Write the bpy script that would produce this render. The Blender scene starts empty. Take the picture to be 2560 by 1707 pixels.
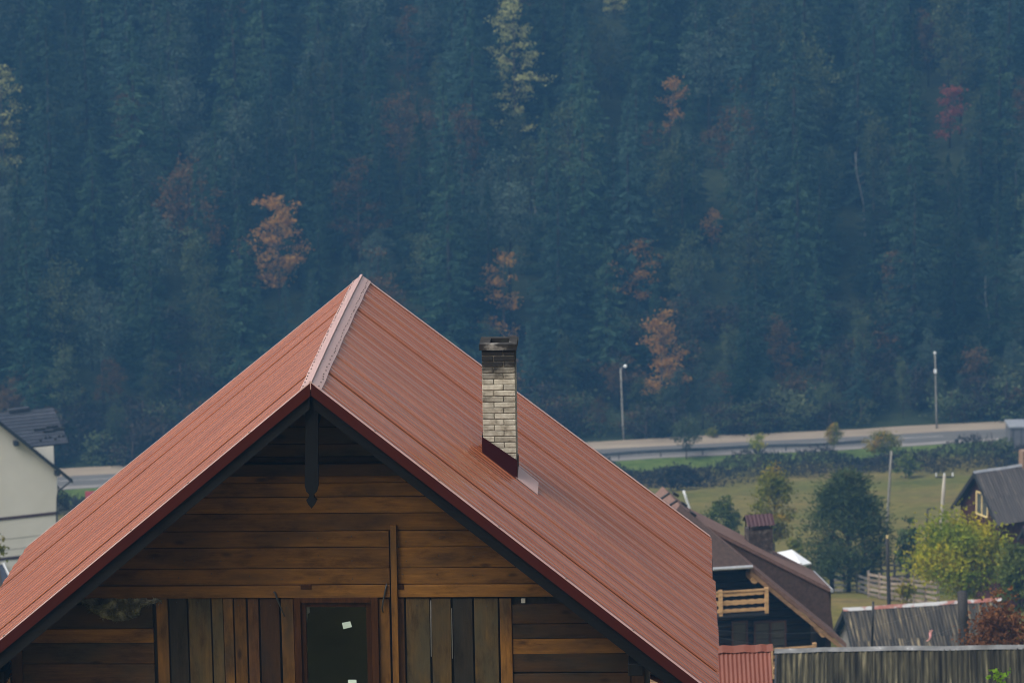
import bpy, math, random
import numpy as np
from mathutils import Vector, Matrix

# ------------------------------------------------------------------ camera
sc = bpy.context.scene
COL = sc.collection
FPX = 9614.0                      # focal length in photo pixels (2560 wide)
CZ = 100.0                        # camera height above the datum
PITCH, ROLL = math.radians(11.382), math.radians(-0.955)
CAM = Vector((0, 0, CZ))
_F = Vector((0, math.cos(PITCH), -math.sin(PITCH)))
_R0, _U0 = Vector((1, 0, 0)), Vector((0, math.sin(PITCH), math.cos(PITCH)))
_R = _R0 * math.cos(ROLL) + _U0 * math.sin(ROLL)
_U = _U0 * math.cos(ROLL) - _R0 * math.sin(ROLL)
cd = bpy.data.cameras.new('camera'); cam = bpy.data.objects.new('camera', cd); COL.objects.link(cam)
cd.sensor_width = 36.0; cd.lens = 36.0 * FPX / 2560.0
cd.clip_start = 0.5; cd.clip_end = 3000
m = Matrix.Identity(4)
for i in range(3):
    m[i][0] = _R[i]; m[i][1] = _U[i]; m[i][2] = -_F[i]; m[i][3] = CAM[i]
cam.matrix_world = m
cd.dof.use_dof = True; cd.dof.focus_distance = 47.0; cd.dof.aperture_fstop = 3.6
sc.camera = cam

# ------------------------------------------------------------------ sky, sun, exposure
SUN_EL, SUN_AZ = math.radians(52), math.radians(234)      # azimuth from +Y clockwise: behind and left of the camera
w = bpy.data.worlds.new('World'); sc.world = w; w.use_nodes = True
nt = w.node_tree; nt.nodes.clear()
sky = nt.nodes.new('ShaderNodeTexSky'); sky.sky_type = 'NISHITA'; sky.sun_disc = False
sky.sun_elevation = SUN_EL; sky.sun_rotation = SUN_AZ
sky.air_density = 1.0; sky.dust_density = 6.0; sky.ozone_density = 1.0
bg = nt.nodes.new('ShaderNodeBackground'); bg.inputs['Strength'].default_value = 0.09
wo = nt.nodes.new('ShaderNodeOutputWorld')
hsv = nt.nodes.new('ShaderNodeHueSaturation'); hsv.inputs['Saturation'].default_value = 0.35      # overcast: the blue washed out
nt.links.new(sky.outputs[0], hsv.inputs['Color']); nt.links.new(hsv.outputs[0], bg.inputs[0]); nt.links.new(bg.outputs[0], wo.inputs[0])
sl = bpy.data.lights.new('sun', 'SUN'); sl.energy = 1.5; sl.angle = math.radians(35); sl.color = (1.0, 0.95, 0.88)
so = bpy.data.objects.new('sun', sl); COL.objects.link(so)
sd = Vector((math.sin(SUN_AZ) * math.cos(SUN_EL), math.cos(SUN_AZ) * math.cos(SUN_EL), math.sin(SUN_EL)))
so.rotation_euler = sd.to_track_quat('Z', 'Y').to_euler(); so.location = (0, 0, CZ + 60)
sc.view_settings.view_transform = 'Standard'; sc.view_settings.look = 'None'
sc.view_settings.exposure = 0.9; sc.view_settings.gamma = 1.0
sc.cycles.use_denoising = True; sc.cycles.filter_width = 1.0
sc.cycles.volume_bounces = 1; sc.cycles.max_bounces = 8; sc.cycles.transparent_max_bounces = 16

rnd = random.Random(7)
# ------------------------------------------------------------------ projection helpers
def ray(px, py):
    return (_F + _R * ((px - 1280) / FPX) - _U * ((py - 853.5) / FPX))
def at(px, py, Y):
    d = ray(px, py); return CAM + d * (Y / d.y)
def project(P):
    v = P - CAM; d = v.dot(_F)
    return 1280 + FPX * v.dot(_R) / d, 853.5 - FPX * v.dot(_U) / d

_pr = np.array([(-90, 20), (-30, 6), (-6, .2), (0, -1.7), (8, -3.6), (36, -16.6), (55, -17.6), (75, -24.5), (95, -31), (120, -36.6),
                (160, -46.5), (200, -55.5), (230, -62.2), (340, -82.5), (350, -83), (366, -83), (371, -82.2), (378, -79.2),
                (400, -71.5), (480, -49), (540, -30), (760, 2)], float)
def T(x, y):
    k = min(max((y - 220) / 110, 0), 1); k = k * k * (3 - 2 * k)
    s = y - 0.15 * x * k if y < 600 else y - .15 * x
    z = sum(float(np.interp(s + o, _pr[:, 0], _pr[:, 1])) for o in (-2.2, -1.1, 0, 1.1, 2.2)) / 5
    n = .25 * math.sin(x * .21 + 1.3) * math.sin(y * .17) + .12 * math.sin(x * .53 + y * .41)
    road = min(abs(s - 357) / 14, 1.0)
    return CZ + z + n * road
def hit(px, py, y0=60, y1=560):
    d = ray(px, py); prev = y0
    y = y0
    while y < y1:
        p = CAM + d * (y / d.y)
        if p.z < T(p.x, p.y):
            a, b = prev, y
            for _ in range(20):
                c = (a + b) / 2; p = CAM + d * (c / d.y)
                if p.z < T(p.x, p.y): b = c
                else: a = c
            p.z = T(p.x, p.y); return p
        prev = y; y += 1.0
    return None

class Fr:
    """local frame: x right, y away (along azimuth), z up"""
    def __init__(s, o, az):
        s.o = Vector(o); s.az = math.radians(az)
        s.X = Vector((math.cos(s.az), -math.sin(s.az), 0)); s.Yv = Vector((math.sin(s.az), math.cos(s.az), 0))
    def loc(s, P):
        v = P - s.o; return Vector((v.dot(s.X), v.dot(s.Yv), v.z))
    def ld(s, d): return Vector((d.dot(s.X), d.dot(s.Yv), d.z))
    def y(s, px, py, yp=0.0):
        o, d = s.loc(CAM), s.ld(ray(px, py)); t = (yp - o.y) / d.y; return o + d * t
    def x(s, px, py, xp=0.0):
        o, d = s.loc(CAM), s.ld(ray(px, py)); t = (xp - o.x) / d.x; return o + d * t
    def plane(s, px, py, p0, n):
        o, d = s.loc(CAM), s.ld(ray(px, py)); t = (Vector(p0) - o).dot(n) / d.dot(n); return o + d * t

# ------------------------------------------------------------------ object helpers
def tag(o, label=None, cat=None, group=None, kind=None):
    if label: o['label'] = label
    if cat: o['category'] = cat
    if group: o['group'] = group
    if kind: o['kind'] = kind
    return o
def empty(name, loc, az=0.0):
    o = bpy.data.objects.new(name, None); COL.objects.link(o); o.location = loc
    o.rotation_euler = (0, 0, -az); o.empty_display_size = .3
    return o
class MB:
    def __init__(s): s.v = []; s.f = []
    def add(s, vs, fs):
        b = len(s.v); s.v += [tuple(p) for p in vs]; s.f += [tuple(i + b for i in f) for f in fs]; return s
    def box(s, a, b):
        x0, y0, z0 = a; x1, y1, z1 = b
        return s.add([(x0,y0,z0),(x1,y0,z0),(x1,y1,z0),(x0,y1,z0),(x0,y0,z1),(x1,y0,z1),(x1,y1,z1),(x0,y1,z1)],
              [(0,3,2,1),(4,5,6,7),(0,1,5,4),(1,2,6,5),(2,3,7,6),(3,0,4,7)])
    def prism(s, poly, y0, y1):
        """polygon in xz extruded along y"""
        n = len(poly)
        vs = [(p[0], y0, p[1]) for p in poly] + [(p[0], y1, p[1]) for p in poly]
        fs = [tuple(range(n)), tuple(range(2 * n - 1, n - 1, -1))] + [(i, i + n, (i + 1) % n + n, (i + 1) % n) for i in range(n)]
        return s.add(vs, fs)
    def slab(s, a, b, c, d, t):
        """quad a b c d with thickness t below its normal"""
        a, b, c, d = map(Vector, (a, b, c, d)); n = (b - a).cross(d - a).normalized() * t
        return s.add([a, b, c, d, a - n, b - n, c - n, d - n],
                     [(0,1,2,3),(7,6,5,4),(0,4,5,1),(1,5,6,2),(2,6,7,3),(3,7,4,0)])
    def beam(s, p, q, wd, ht, up=(0, 0, 1)):
        p, q = Vector(p), Vector(q); d = (q - p).normalized(); u = Vector(up)
        sx = d.cross(u).normalized() * wd / 2; uz = sx.cross(d).normalized() * ht / 2
        vs = [e + i * sx + j * uz for e in (p, q) for i, j in ((-1,-1),(1,-1),(1,1),(-1,1))]
        return s.add(vs, [(0,1,2,3),(7,6,5,4),(0,4,5,1),(1,5,6,2),(2,6,7,3),(3,7,4,0)])
    def tube(s, pts, rad, n=8, cap=True):
        pts = [Vector(p) for p in pts]; b = len(s.v); N = len(pts)
        if not hasattr(rad, '__len__'): rad = [rad] * N
        for i, p in enumerate(pts):
            d = (pts[min(i + 1, N - 1)] - pts[max(i - 1, 0)]).normalized()
            a = d.cross(Vector((0, 0, 1)) if abs(d.z) < .9 else Vector((1, 0, 0))).normalized(); c = d.cross(a)
            for k in range(n):
                t = 2 * math.pi * k / n
                s.v.append(tuple(p + (a * math.cos(t) + c * math.sin(t)) * rad[i]))
        for i in range(N - 1):
            for k in range(n):
                k2 = (k + 1) % n
                s.f.append((b + i*n + k, b + i*n + k2, b + (i+1)*n + k2, b + (i+1)*n + k))
        if cap:
            s.f.append(tuple(b + k for k in reversed(range(n)))); s.f.append(tuple(b + (N-1)*n + k for k in range(n)))
        return s
    def mesh(s, name, mat, smooth=False):
        me = bpy.data.meshes.new(name); me.from_pydata(s.v, [], s.f); me.update()
        if mat: me.materials.append(mat)
        if smooth:
            me.polygons.foreach_set('use_smooth', [True] * len(me.polygons))
        return me
    def build(s, name, mat, parent=None, smooth=False, bevel=0):
        o = bpy.data.objects.new(name, s.mesh(name, mat, smooth)); COL.objects.link(o); o.parent = parent
        if bevel:
            bv = o.modifiers.new('bevel', 'BEVEL'); bv.width = bevel; bv.segments = 1
        return o
def copy_tree(o, parent=None):
    c = o.copy(); COL.objects.link(c); c.parent = parent
    for ch in o.children: copy_tree(ch, c)
    return c

# ------------------------------------------------------------------ materials
def N(nt, t, **k):
    n = nt.nodes.new(t)
    for a, b in k.items(): setattr(n, a, b)
    return n
def ramp(nt, stops):
    r = N(nt, 'ShaderNodeValToRGB'); e = r.color_ramp.elements
    e[0].position, e[0].color = stops[0][0], (*stops[0][1], 1)
    e[1].position, e[1].color = stops[-1][0], (*stops[-1][1], 1)
    for p, c in stops[1:-1]:
        x = e.new(p); x.color = (*c, 1)
    return r
def base(name):
    m = bpy.data.materials.new(name); m.use_nodes = True; nt = m.node_tree
    return m, nt, nt.nodes['Principled BSDF']
def coords(nt, scale=(1, 1, 1), rand=0):
    tc = N(nt, 'ShaderNodeTexCoord'); mp = N(nt, 'ShaderNodeMapping'); mp.inputs['Scale'].default_value = scale
    if rand:
        oi = N(nt, 'ShaderNodeObjectInfo'); mu = N(nt, 'ShaderNodeMath', operation='MULTIPLY'); mu.inputs[1].default_value = rand
        nt.links.new(oi.outputs['Random'], mu.inputs[0]); ad = N(nt, 'ShaderNodeVectorMath', operation='ADD')
        nt.links.new(tc.outputs['Object'], ad.inputs[0]); nt.links.new(mu.outputs[0], ad.inputs[1]); nt.links.new(ad.outputs[0], mp.inputs[0])
    else: nt.links.new(tc.outputs['Object'], mp.inputs[0])
    return mp
def noise(nt, mp, scale, detail=4, rough=.55):
    n = N(nt, 'ShaderNodeTexNoise'); n.inputs['Scale'].default_value = scale
    n.inputs['Detail'].default_value = detail; n.inputs['Roughness'].default_value = rough
    nt.links.new(mp.outputs[0], n.inputs['Vector']); return n
def pm(name, stops, scale=3, rough=.7, bump=0, stretch=(1, 1, 1), rand=20, detail=5, spec=.4, metal=0, vary=.15, bscale=None):
    """two or more colours mixed by noise, with a little per-object value change"""
    m, nt, b = base(name); mp = coords(nt, stretch, rand); n = noise(nt, mp, scale, detail)
    r = ramp(nt, stops); nt.links.new(n.outputs['Fac'], r.inputs[0])
    hs = N(nt, 'ShaderNodeHueSaturation'); oi = N(nt, 'ShaderNodeObjectInfo'); mr = N(nt, 'ShaderNodeMapRange')
    mr.inputs[3].default_value = 1 - vary; mr.inputs[4].default_value = 1 + vary
    nt.links.new(oi.outputs['Random'], mr.inputs[0]); nt.links.new(mr.outputs[0], hs.inputs['Value'])
    nt.links.new(r.outputs[0], hs.inputs['Color']); nt.links.new(hs.outputs[0], b.inputs['Base Color'])
    b.inputs['Roughness'].default_value = rough; b.inputs['Metallic'].default_value = metal
    b.inputs['Specular IOR Level'].default_value = spec
    if bump:
        bn = noise(nt, mp, bscale or scale * 3, 4); bp = N(nt, 'ShaderNodeBump'); bp.inputs['Strength'].default_value = bump
        bp.inputs['Distance'].default_value = .02
        nt.links.new(bn.outputs['Fac'], bp.inputs['Height']); nt.links.new(bp.outputs[0], b.inputs['Normal'])
    return m
def wood(name, c1, c2, grey=None, gmix=.5, axis='x', rough=.75, knots=True, vary=.32):
    m, nt, b = base(name)
    st = {'x': (.6, 8, 8), 'z': (8, 8, .6), 'y': (8, .6, 8)}[axis]
    mp = coords(nt, st, 37); n1 = noise(nt, mp, 3.6, 10, .7)
    r = ramp(nt, [(.3, c1), (.7, c2)]); nt.links.new(n1.outputs['Fac'], r.inputs[0]); col = r.outputs[0]
    mp2 = coords(nt, {'x': (.7, 2.2, 2.2), 'z': (2.2, 2.2, .7), 'y': (2.2, .7, 2.2)}[axis], 91)
    if grey:
        n2 = noise(nt, mp2, 1.6, 3); rg = ramp(nt, [(.5 - gmix * .35, (0, 0, 0)), (.85 - gmix * .35, (1, 1, 1))]); nt.links.new(n2.outputs['Fac'], rg.inputs[0])
        mx = N(nt, 'ShaderNodeMix', data_type='RGBA'); nt.links.new(rg.outputs[0], mx.inputs[0])
        nt.links.new(col, mx.inputs[6]); mx.inputs[7].default_value = (*grey, 1); col = mx.outputs[2]
    if knots:
        mp3 = coords(nt, {'x': (1.2, 3, 3), 'z': (3, 3, 1.2), 'y': (3, 1.2, 3)}[axis], 53)
        vo = N(nt, 'ShaderNodeTexVoronoi'); vo.inputs['Scale'].default_value = 1.25; nt.links.new(mp3.outputs[0], vo.inputs['Vector'])
        rk = ramp(nt, [(.05, (.25, .25, .25)), (.14, (1, 1, 1))]); nt.links.new(vo.outputs['Distance'], rk.inputs[0])
        mk = N(nt, 'ShaderNodeMix', data_type='RGBA', blend_type='MULTIPLY'); mk.inputs[0].default_value = .8
        nt.links.new(col, mk.inputs[6]); nt.links.new(rk.outputs[0], mk.inputs[7]); col = mk.outputs[2]
    ns = noise(nt, mp2, 2.6, 6, .7); rs = ramp(nt, [(.32, (.50, .48, .46)), (.48, (.92, .92, .92)), (.7, (1.15, 1.13, 1.1))]); nt.links.new(ns.outputs['Fac'], rs.inputs[0])   # water stains
    ms = N(nt, 'ShaderNodeMix', data_type='RGBA', blend_type='MULTIPLY'); ms.inputs[0].default_value = 1.0
    nt.links.new(col, ms.inputs[6]); nt.links.new(rs.outputs[0], ms.inputs[7]); col = ms.outputs[2]
    hs = N(nt, 'ShaderNodeHueSaturation'); oi = N(nt, 'ShaderNodeObjectInfo'); mr = N(nt, 'ShaderNodeMapRange')
    mr.inputs[3].default_value = 1 - vary; mr.inputs[4].default_value = 1 + vary
    nt.links.new(oi.outputs['Random'], mr.inputs[0]); nt.links.new(mr.outputs[0], hs.inputs['Value'])
    nt.links.new(col, hs.inputs['Color']); nt.links.new(hs.outputs[0], b.inputs['Base Color'])
    b.inputs['Roughness'].default_value = rough; b.inputs['Specular IOR Level'].default_value = .12
    bp = N(nt, 'ShaderNodeBump'); bp.inputs['Strength'].default_value = .35; bp.inputs['Distance'].default_value = .01
    nt.links.new(n1.outputs['Fac'], bp.inputs['Height']); nt.links.new(bp.outputs[0], b.inputs['Normal'])
    return m
def leaf(name, stops, scale=.5, trans=.3, vary=.2):
    m = bpy.data.materials.new(name); m.use_nodes = True; nt = m.node_tree; nt.nodes.clear()
    mp = coords(nt, (1, 1, 1), 40); n = noise(nt, mp, scale, 5, .7); r = ramp(nt, stops); nt.links.new(n.outputs['Fac'], r.inputs[0])
    hs = N(nt, 'ShaderNodeHueSaturation'); oi = N(nt, 'ShaderNodeObjectInfo'); mr = N(nt, 'ShaderNodeMapRange')
    mr.inputs[3].default_value = 1 - vary; mr.inputs[4].default_value = 1 + vary
    nt.links.new(oi.outputs['Random'], mr.inputs[0]); nt.links.new(mr.outputs[0], hs.inputs['Value']); nt.links.new(r.outputs[0], hs.inputs['Color'])
    d = N(nt, 'ShaderNodeBsdfDiffuse'); t = N(nt, 'ShaderNodeBsdfTranslucent'); mx = N(nt, 'ShaderNodeMixShader'); mx.inputs[0].default_value = trans
    o = N(nt, 'ShaderNodeOutputMaterial')
    nt.links.new(hs.outputs[0], d.inputs[0]); nt.links.new(hs.outputs[0], t.inputs[0])
    nt.links.new(d.outputs[0], mx.inputs[1]); nt.links.new(t.outputs[0], mx.inputs[2]); nt.links.new(mx.outputs[0], o.inputs[0])
    return m
def glass(name, tint=(.9, .95, .95)):
    m, nt, b = base(name); b.inputs['Base Color'].default_value = (*tint, 1); b.inputs['Roughness'].default_value = .02
    b.inputs['Transmission Weight'].default_value = 1; b.inputs['IOR'].default_value = 1.45; return m

# roof paint: brick-red coating, glossy, faint dust
def roofpaint(name, c1, c2, rough=.13, spec=.8):
    m, nt, b = base(name); b.inputs['Specular IOR Level'].default_value = spec; mp = coords(nt, (1, 1, 1), 9); n = noise(nt, mp, 1.4, 6); r = ramp(nt, [(.3, c1), (.7, c2)])
    nt.links.new(n.outputs['Fac'], r.inputs[0]); nt.links.new(r.outputs[0], b.inputs['Base Color'])
    n2 = noise(nt, mp, 5, 4); mr = N(nt, 'ShaderNodeMapRange'); mr.inputs[3].default_value = rough - .06; mr.inputs[4].default_value = rough + .1
    nt.links.new(n2.outputs['Fac'], mr.inputs[0]); nt.links.new(mr.outputs[0], b.inputs['Roughness'])
    return m
M = {}
M['red'] = roofpaint('red_roof_paint', (.265, .080, .034), (.315, .100, .044))
M['red_sheen'] = roofpaint('red_with_painted_sheen', (.42, .27, .25), (.50, .33, .30), .35)  # grazing sky sheen of the red paint, put into a paler base colour
M['red_old'] = roofpaint('older_red_paint', (.13, .036, .022), (.17, .05, .03), .55, .3)
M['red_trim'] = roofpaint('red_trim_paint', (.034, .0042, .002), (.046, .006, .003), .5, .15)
M['maroon'] = roofpaint('maroon_flashing', (.022, .002, .003), (.028, .003, .004), .5, .15)
M['steel'] = pm('screw_steel', [(.3, (.09, .075, .07)), (.7, (.14, .12, .11))], 40, .5, metal=.4)
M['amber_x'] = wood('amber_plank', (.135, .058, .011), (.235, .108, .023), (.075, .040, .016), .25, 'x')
M['amber_z'] = wood('amber_board', (.115, .050, .010), (.205, .094, .020), (.055, .034, .016), .45, 'z')
M['grey_z'] = wood('weathered_board', (.066, .034, .009), (.14, .080, .024), (.06, .048, .026), .7, 'z')
M['dark_z'] = wood('dark_board', (.018, .013, .008), (.042, .030, .018), (.026, .024, .019), .6, 'z')
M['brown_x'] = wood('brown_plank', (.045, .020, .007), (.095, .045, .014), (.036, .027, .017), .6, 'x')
M['brown_z'] = wood('brown_board', (.055, .022, .008), (.10, .046, .016), (.035, .022, .013), .4, 'z')
M['soot'] = wood('dark_bargeboard', (.004, .0034, .003), (.010, .0085, .007), (.007, .007, .007), .5, 'x', knots=False)
M['soot_z'] = wood('dark_king_post', (.003, .0027, .0024), (.007, .006, .005), (.005, .005, .005), .5, 'z', knots=False)
M['rust_z'] = wood('stained_frame', (.024, .009, .003), (.055, .021, .006), None, 0, 'z', rough=.45, knots=False)
M['mortar'] = pm('mortar', [(.3, (.10, .088, .066)), (.7, (.20, .178, .135))], 20, .95, .4)
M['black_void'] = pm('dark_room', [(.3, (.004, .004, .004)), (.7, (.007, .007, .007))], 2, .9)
M['sticker'] = pm('mint_sticker', [(.3, (.50, .60, .53)), (.7, (.56, .66, .58))], 3, .7)
M['foam'] = pm('pale_foam', [(.3, (.30, .28, .26)), (.7, (.42, .40, .37))], 12, .9)
M['wool'] = pm('mineral_wool', [(.3, (.03, .026, .016)), (.5, (.08, .072, .046)), (.72, (.26, .24, .17))], 6, 1, .8)
M['cable'] = pm('black_cable', [(.3, (.015, .015, .016)), (.7, (.03, .03, .03))], 9, .5)
M['glass'] = glass('window_glass')
M['deck'] = wood('roof_decking', (.08, .055, .035), (.14, .095, .06), (.07, .065, .06), .5, 'x')
# silicate brick with soot towards the flue mouth (a stain with its own ragged edge)
def brickmat():
    m, nt, b = base('cream_brick'); mp = coords(nt, (1, 1, 1), 11); n = noise(nt, mp, 9, 6)
    r = ramp(nt, [(.28, (.12, .105, .075)), (.43, (.33, .30, .235)), (.58, (.46, .43, .35)), (.8, (.55, .525, .46))]); nt.links.new(n.outputs['Fac'], r.inputs[0])
    hs = N(nt, 'ShaderNodeHueSaturation'); oi = N(nt, 'ShaderNodeObjectInfo'); mr = N(nt, 'ShaderNodeMapRange')
    mr.inputs[3].default_value = .68; mr.inputs[4].default_value = 1.12
    nt.links.new(oi.outputs['Random'], mr.inputs[0]); nt.links.new(mr.outputs[0], hs.inputs['Value']); nt.links.new(r.outputs[0], hs.inputs['Color'])
    tc = N(nt, 'ShaderNodeTexCoord'); sx = N(nt, 'ShaderNodeSeparateXYZ'); nt.links.new(tc.outputs['Object'], sx.inputs[0])
    n2 = noise(nt, coords(nt), 5, 5); ad = N(nt, 'ShaderNodeMath', operation='MULTIPLY_ADD'); ad.inputs[1].default_value = .35
    nt.links.new(n2.outputs['Fac'], ad.inputs[0]); nt.links.new(sx.outputs[2], ad.inputs[2])
    global SOOT; mr2 = N(nt, 'ShaderNodeMapRange'); SOOT = mr2; nt.links.new(ad.outputs[0], mr2.inputs[0])
    mx = N(nt, 'ShaderNodeMix', data_type='RGBA'); nt.links.new(mr2.outputs[0], mx.inputs[0]); nt.links.new(hs.outputs[0], mx.inputs[6])
    mx.inputs[7].default_value = (.010, .009, .008, 1); nt.links.new(mx.outputs[2], b.inputs['Base Color'])
    b.inputs['Roughness'].default_value = .9
    bp = N(nt, 'ShaderNodeBump'); bp.inputs['Strength'].default_value = .5; bp.inputs['Distance'].default_value = .01
    n3 = noise(nt, mp, 30, 4); nt.links.new(n3.outputs['Fac'], bp.inputs['Height']); nt.links.new(bp.outputs[0], b.inputs['Normal'])
    return m
M['brick'] = brickmat()
M['cap'] = pm('sooty_concrete', [(.45, (.009, .008, .007)), (.58, (.025, .023, .021)), (.72, (.26, .245, .22))], 4.5, .85, .3)
# distant materials
M['shingle'] = pm('brown_shingle', [(.3, (.125, .074, .060)), (.7, (.18, .108, .088))], 9, .9, .6)
M['shingle_dark'] = pm('dark_shingle', [(.3, (.045, .030, .026)), (.7, (.075, .048, .04))], 9, .9, .6)
M['log'] = pm('black_stained_log', [(.3, (.012, .013, .017)), (.7, (.022, .022, .027))], 3, .6, .2, (.4, 3, 3))
M['pale_wood'] = wood('pale_carved_wood', (.42, .25, .12), (.55, .36, .19), None, 0, 'x', knots=False, vary=.12)
M['plaster'] = pm('cream_plaster', [(.3, (.70, .67, .59)), (.7, (.77, .74, .66))], .6, .95, .15, bscale=25)
M['brown_band'] = pm('brown_band', [(.3, (.05, .025, .022)), (.7, (.075, .04, .032))], 3, .7)
M['slate'] = pm('dark_metal_tile', [(.3, (.03, .034, .045)), (.7, (.05, .054, .068))], 2, .8, spec=.2)
M['iron'] = pm('black_iron', [(.3, (.015, .016, .018)), (.7, (.03, .03, .033))], 5, .5)
M['white_paint'] = pm('white_paint', [(.3, (.70, .72, .74)), (.7, (.8, .82, .83))], 2, .6)
M['concrete'] = pm('pale_concrete', [(.3, (.19, .18, .16)), (.7, (.27, .255, .225))], 3, .9, .2)
M['tarred'] = pm('tarred_wood', [(.3, (.02, .019, .019)), (.7, (.04, .036, .034))], 4, .8, .2, (4, 4, .5))
M['zinc'] = pm('zinc', [(.3, (.28, .30, .33)), (.7, (.42, .44, .47))], 3, .5, metal=.3)
def asbestos(name, tones, axis='y', mossy=True):
    m, nt, b = base(name)
    mp = coords(nt, {'y': (5, .35, .35), 'x': (.35, 5, 5)}[axis], 63); n = noise(nt, mp, 1.5, 6, .6)
    r = ramp(nt, tones); nt.links.new(n.outputs['Fac'], r.inputs[0]); nt.links.new(r.outputs[0], b.inputs['Base Color'])
    b.inputs['Roughness'].default_value = .95; b.inputs['Specular IOR Level'].default_value = .2
    bp = N(nt, 'ShaderNodeBump'); bp.inputs['Strength'].default_value = .4; bp.inputs['Distance'].default_value = .01
    n2 = noise(nt, coords(nt, (1, 1, 1), 5), 22, 4); nt.links.new(n2.outputs['Fac'], bp.inputs['Height']); nt.links.new(bp.outputs[0], b.inputs['Normal'])
    return m
M['slate_barn'] = asbestos('mossy_fibre_cement', [(.36, (.010, .009, .007)), (.5, (.030, .028, .019)), (.60, (.062, .056, .034)), (.72, (.19, .17, .105))])
M['slate_shed'] = asbestos('weathered_fibre_cement', [(.36, (.024, .022, .020)), (.5, (.052, .046, .039)), (.60, (.10, .085, .06)), (.73, (.32, .26, .155))])
M['slate_dark'] = asbestos('dark_fibre_cement', [(.3, (.05, .045, .045)), (.6, (.085, .078, .075)), (.85, (.30, .25, .17))])
M['ridge_patchy'] = pm('patchy_ridge', [(.38, (.30, .11, .085)), (.48, (.34, .16, .13)), (.54, (.45, .46, .47)), (.7, (.5, .5, .5))], 1.6, .8, detail=3)
M['ridge_grey'] = pm('grey_ridge', [(.3, (.07, .07, .07)), (.55, (.14, .145, .15)), (.66, (.20, .205, .21)), (.72, (.55, .55, .53))], 2.6, .8)
M['grey_plank'] = wood('grey_plank', (.12, .10, .085), (.22, .19, .16), (.15, .15, .145), .6, 'z')
M['red_brown_wall'] = wood('red_brown_wall', (.055, .022, .018), (.085, .035, .027), None, 0, 'z', knots=False)
M['yellow_frame'] = pm('yellow_frame', [(.3, (.62, .47, .2)), (.7, (.7, .56, .28))], 4, .6)
M['curtain'] = pm('window_dark_pane', [(.3, (.05, .055, .055)), (.7, (.085, .09, .085))], 2.5, .12, spec=.6)
M['fence'] = wood('fence_wood', (.24, .17, .11), (.38, .28, .19), (.25, .23, .21), .5, 'x', knots=False)
M['bark'] = pm('bark', [(.3, (.045, .034, .026)), (.7, (.09, .07, .055))], 5, .95, .5, (3, 3, .5))
M['birch_bark'] = pm('pale_bark', [(.3, (.12, .115, .105)), (.7, (.22, .21, .195))], 3, .9, .2)

# ------------------------------------------------------------------ the ground
def ground_material():
    m, nt, b = base('ground_cover'); tc = N(nt, 'ShaderNodeTexCoord')
    mp = N(nt, 'ShaderNodeMapping'); nt.links.new(tc.outputs['Object'], mp.inputs[0])
    n1 = noise(nt, mp, .06, 6, .6); n2 = noise(nt, mp, .9, 6, .7)
    r1 = ramp(nt, [(.30, (.085, .10, .020)), (.44, (.13, .128, .030)), (.58, (.165, .140, .042)), (.72, (.19, .14, .058))])
    nt.links.new(n1.outputs['Fac'], r1.inputs[0])
    r2 = ramp(nt, [(.3, (.5, .5, .5)), (.7, (1.3, 1.25, 1.1))]); nt.links.new(n2.outputs['Fac'], r2.inputs[0])
    mx = N(nt, 'ShaderNodeMix', data_type='RGBA', blend_type='MULTIPLY'); mx.inputs[0].default_value = .8
    nt.links.new(r1.outputs[0], mx.inputs[6]); nt.links.new(r2.outputs[0], mx.inputs[7])
    # forest floor beyond the road
    sx = N(nt, 'ShaderNodeSeparateXYZ'); nt.links.new(tc.outputs['Object'], sx.inputs[0])
    ma = N(nt, 'ShaderNodeMath', operation='MULTIPLY_ADD'); ma.inputs[1].default_value = -.15
    nt.links.new(sx.outputs[0], ma.inputs[0]); nt.links.new(sx.outputs[1], ma.inputs[2])
    def band(lo, hi):
        r = N(nt, 'ShaderNodeMapRange'); r.inputs[1].default_value = lo; r.inputs[2].default_value = hi; nt.links.new(ma.outputs[0], r.inputs[0]); return r
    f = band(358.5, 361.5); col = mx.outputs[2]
    g = N(nt, 'ShaderNodeMath', operation='MULTIPLY'); g1, g2 = band(346, 348.5), band(358, 355)
    nt.links.new(g1.outputs[0], g.inputs[0]); nt.links.new(g2.outputs[0], g.inputs[1])
    m2 = N(nt, 'ShaderNodeMix', data_type='RGBA'); nt.links.new(g.outputs[0], m2.inputs[0]); nt.links.new(col, m2.inputs[6])
    r4 = ramp(nt, [(.35, (.055, .090, .018)), (.65, (.11, .15, .035))]); nt.links.new(n2.outputs['Fac'], r4.inputs[0]); nt.links.new(r4.outputs[0], m2.inputs[7])
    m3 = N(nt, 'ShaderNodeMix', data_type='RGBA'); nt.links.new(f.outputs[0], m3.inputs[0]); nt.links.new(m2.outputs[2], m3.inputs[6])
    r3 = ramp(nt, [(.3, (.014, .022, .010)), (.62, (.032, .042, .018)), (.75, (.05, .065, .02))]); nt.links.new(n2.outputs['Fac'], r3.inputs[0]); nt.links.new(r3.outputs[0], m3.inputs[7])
    nt.links.new(m3.outputs[2], b.inputs['Base Color']); b.inputs['Roughness'].default_value = 1; b.inputs['Specular IOR Level'].default_value = .1
    bp = N(nt, 'ShaderNodeBump'); bp.inputs['Strength'].default_value = .8; bp.inputs['Distance'].default_value = .15
    nt.links.new(n2.outputs['Fac'], bp.inputs['Height']); nt.links.new(bp.outputs[0], b.inputs['Normal'])
    return m
xs = [-500, -400, -300, -220, -160] + [x * 2.5 for x in range(-48, 49)] + [160, 220, 300, 400, 500]
ys = [-80, -60, -45, -30] + [-20 + 2.5 * i for i in range(0, 216)] + [535, 550, 565]
g = MB(); nx = len(xs)
for y in ys:
    for x in xs: g.v.append((x, y, T(x, y)))
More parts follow.
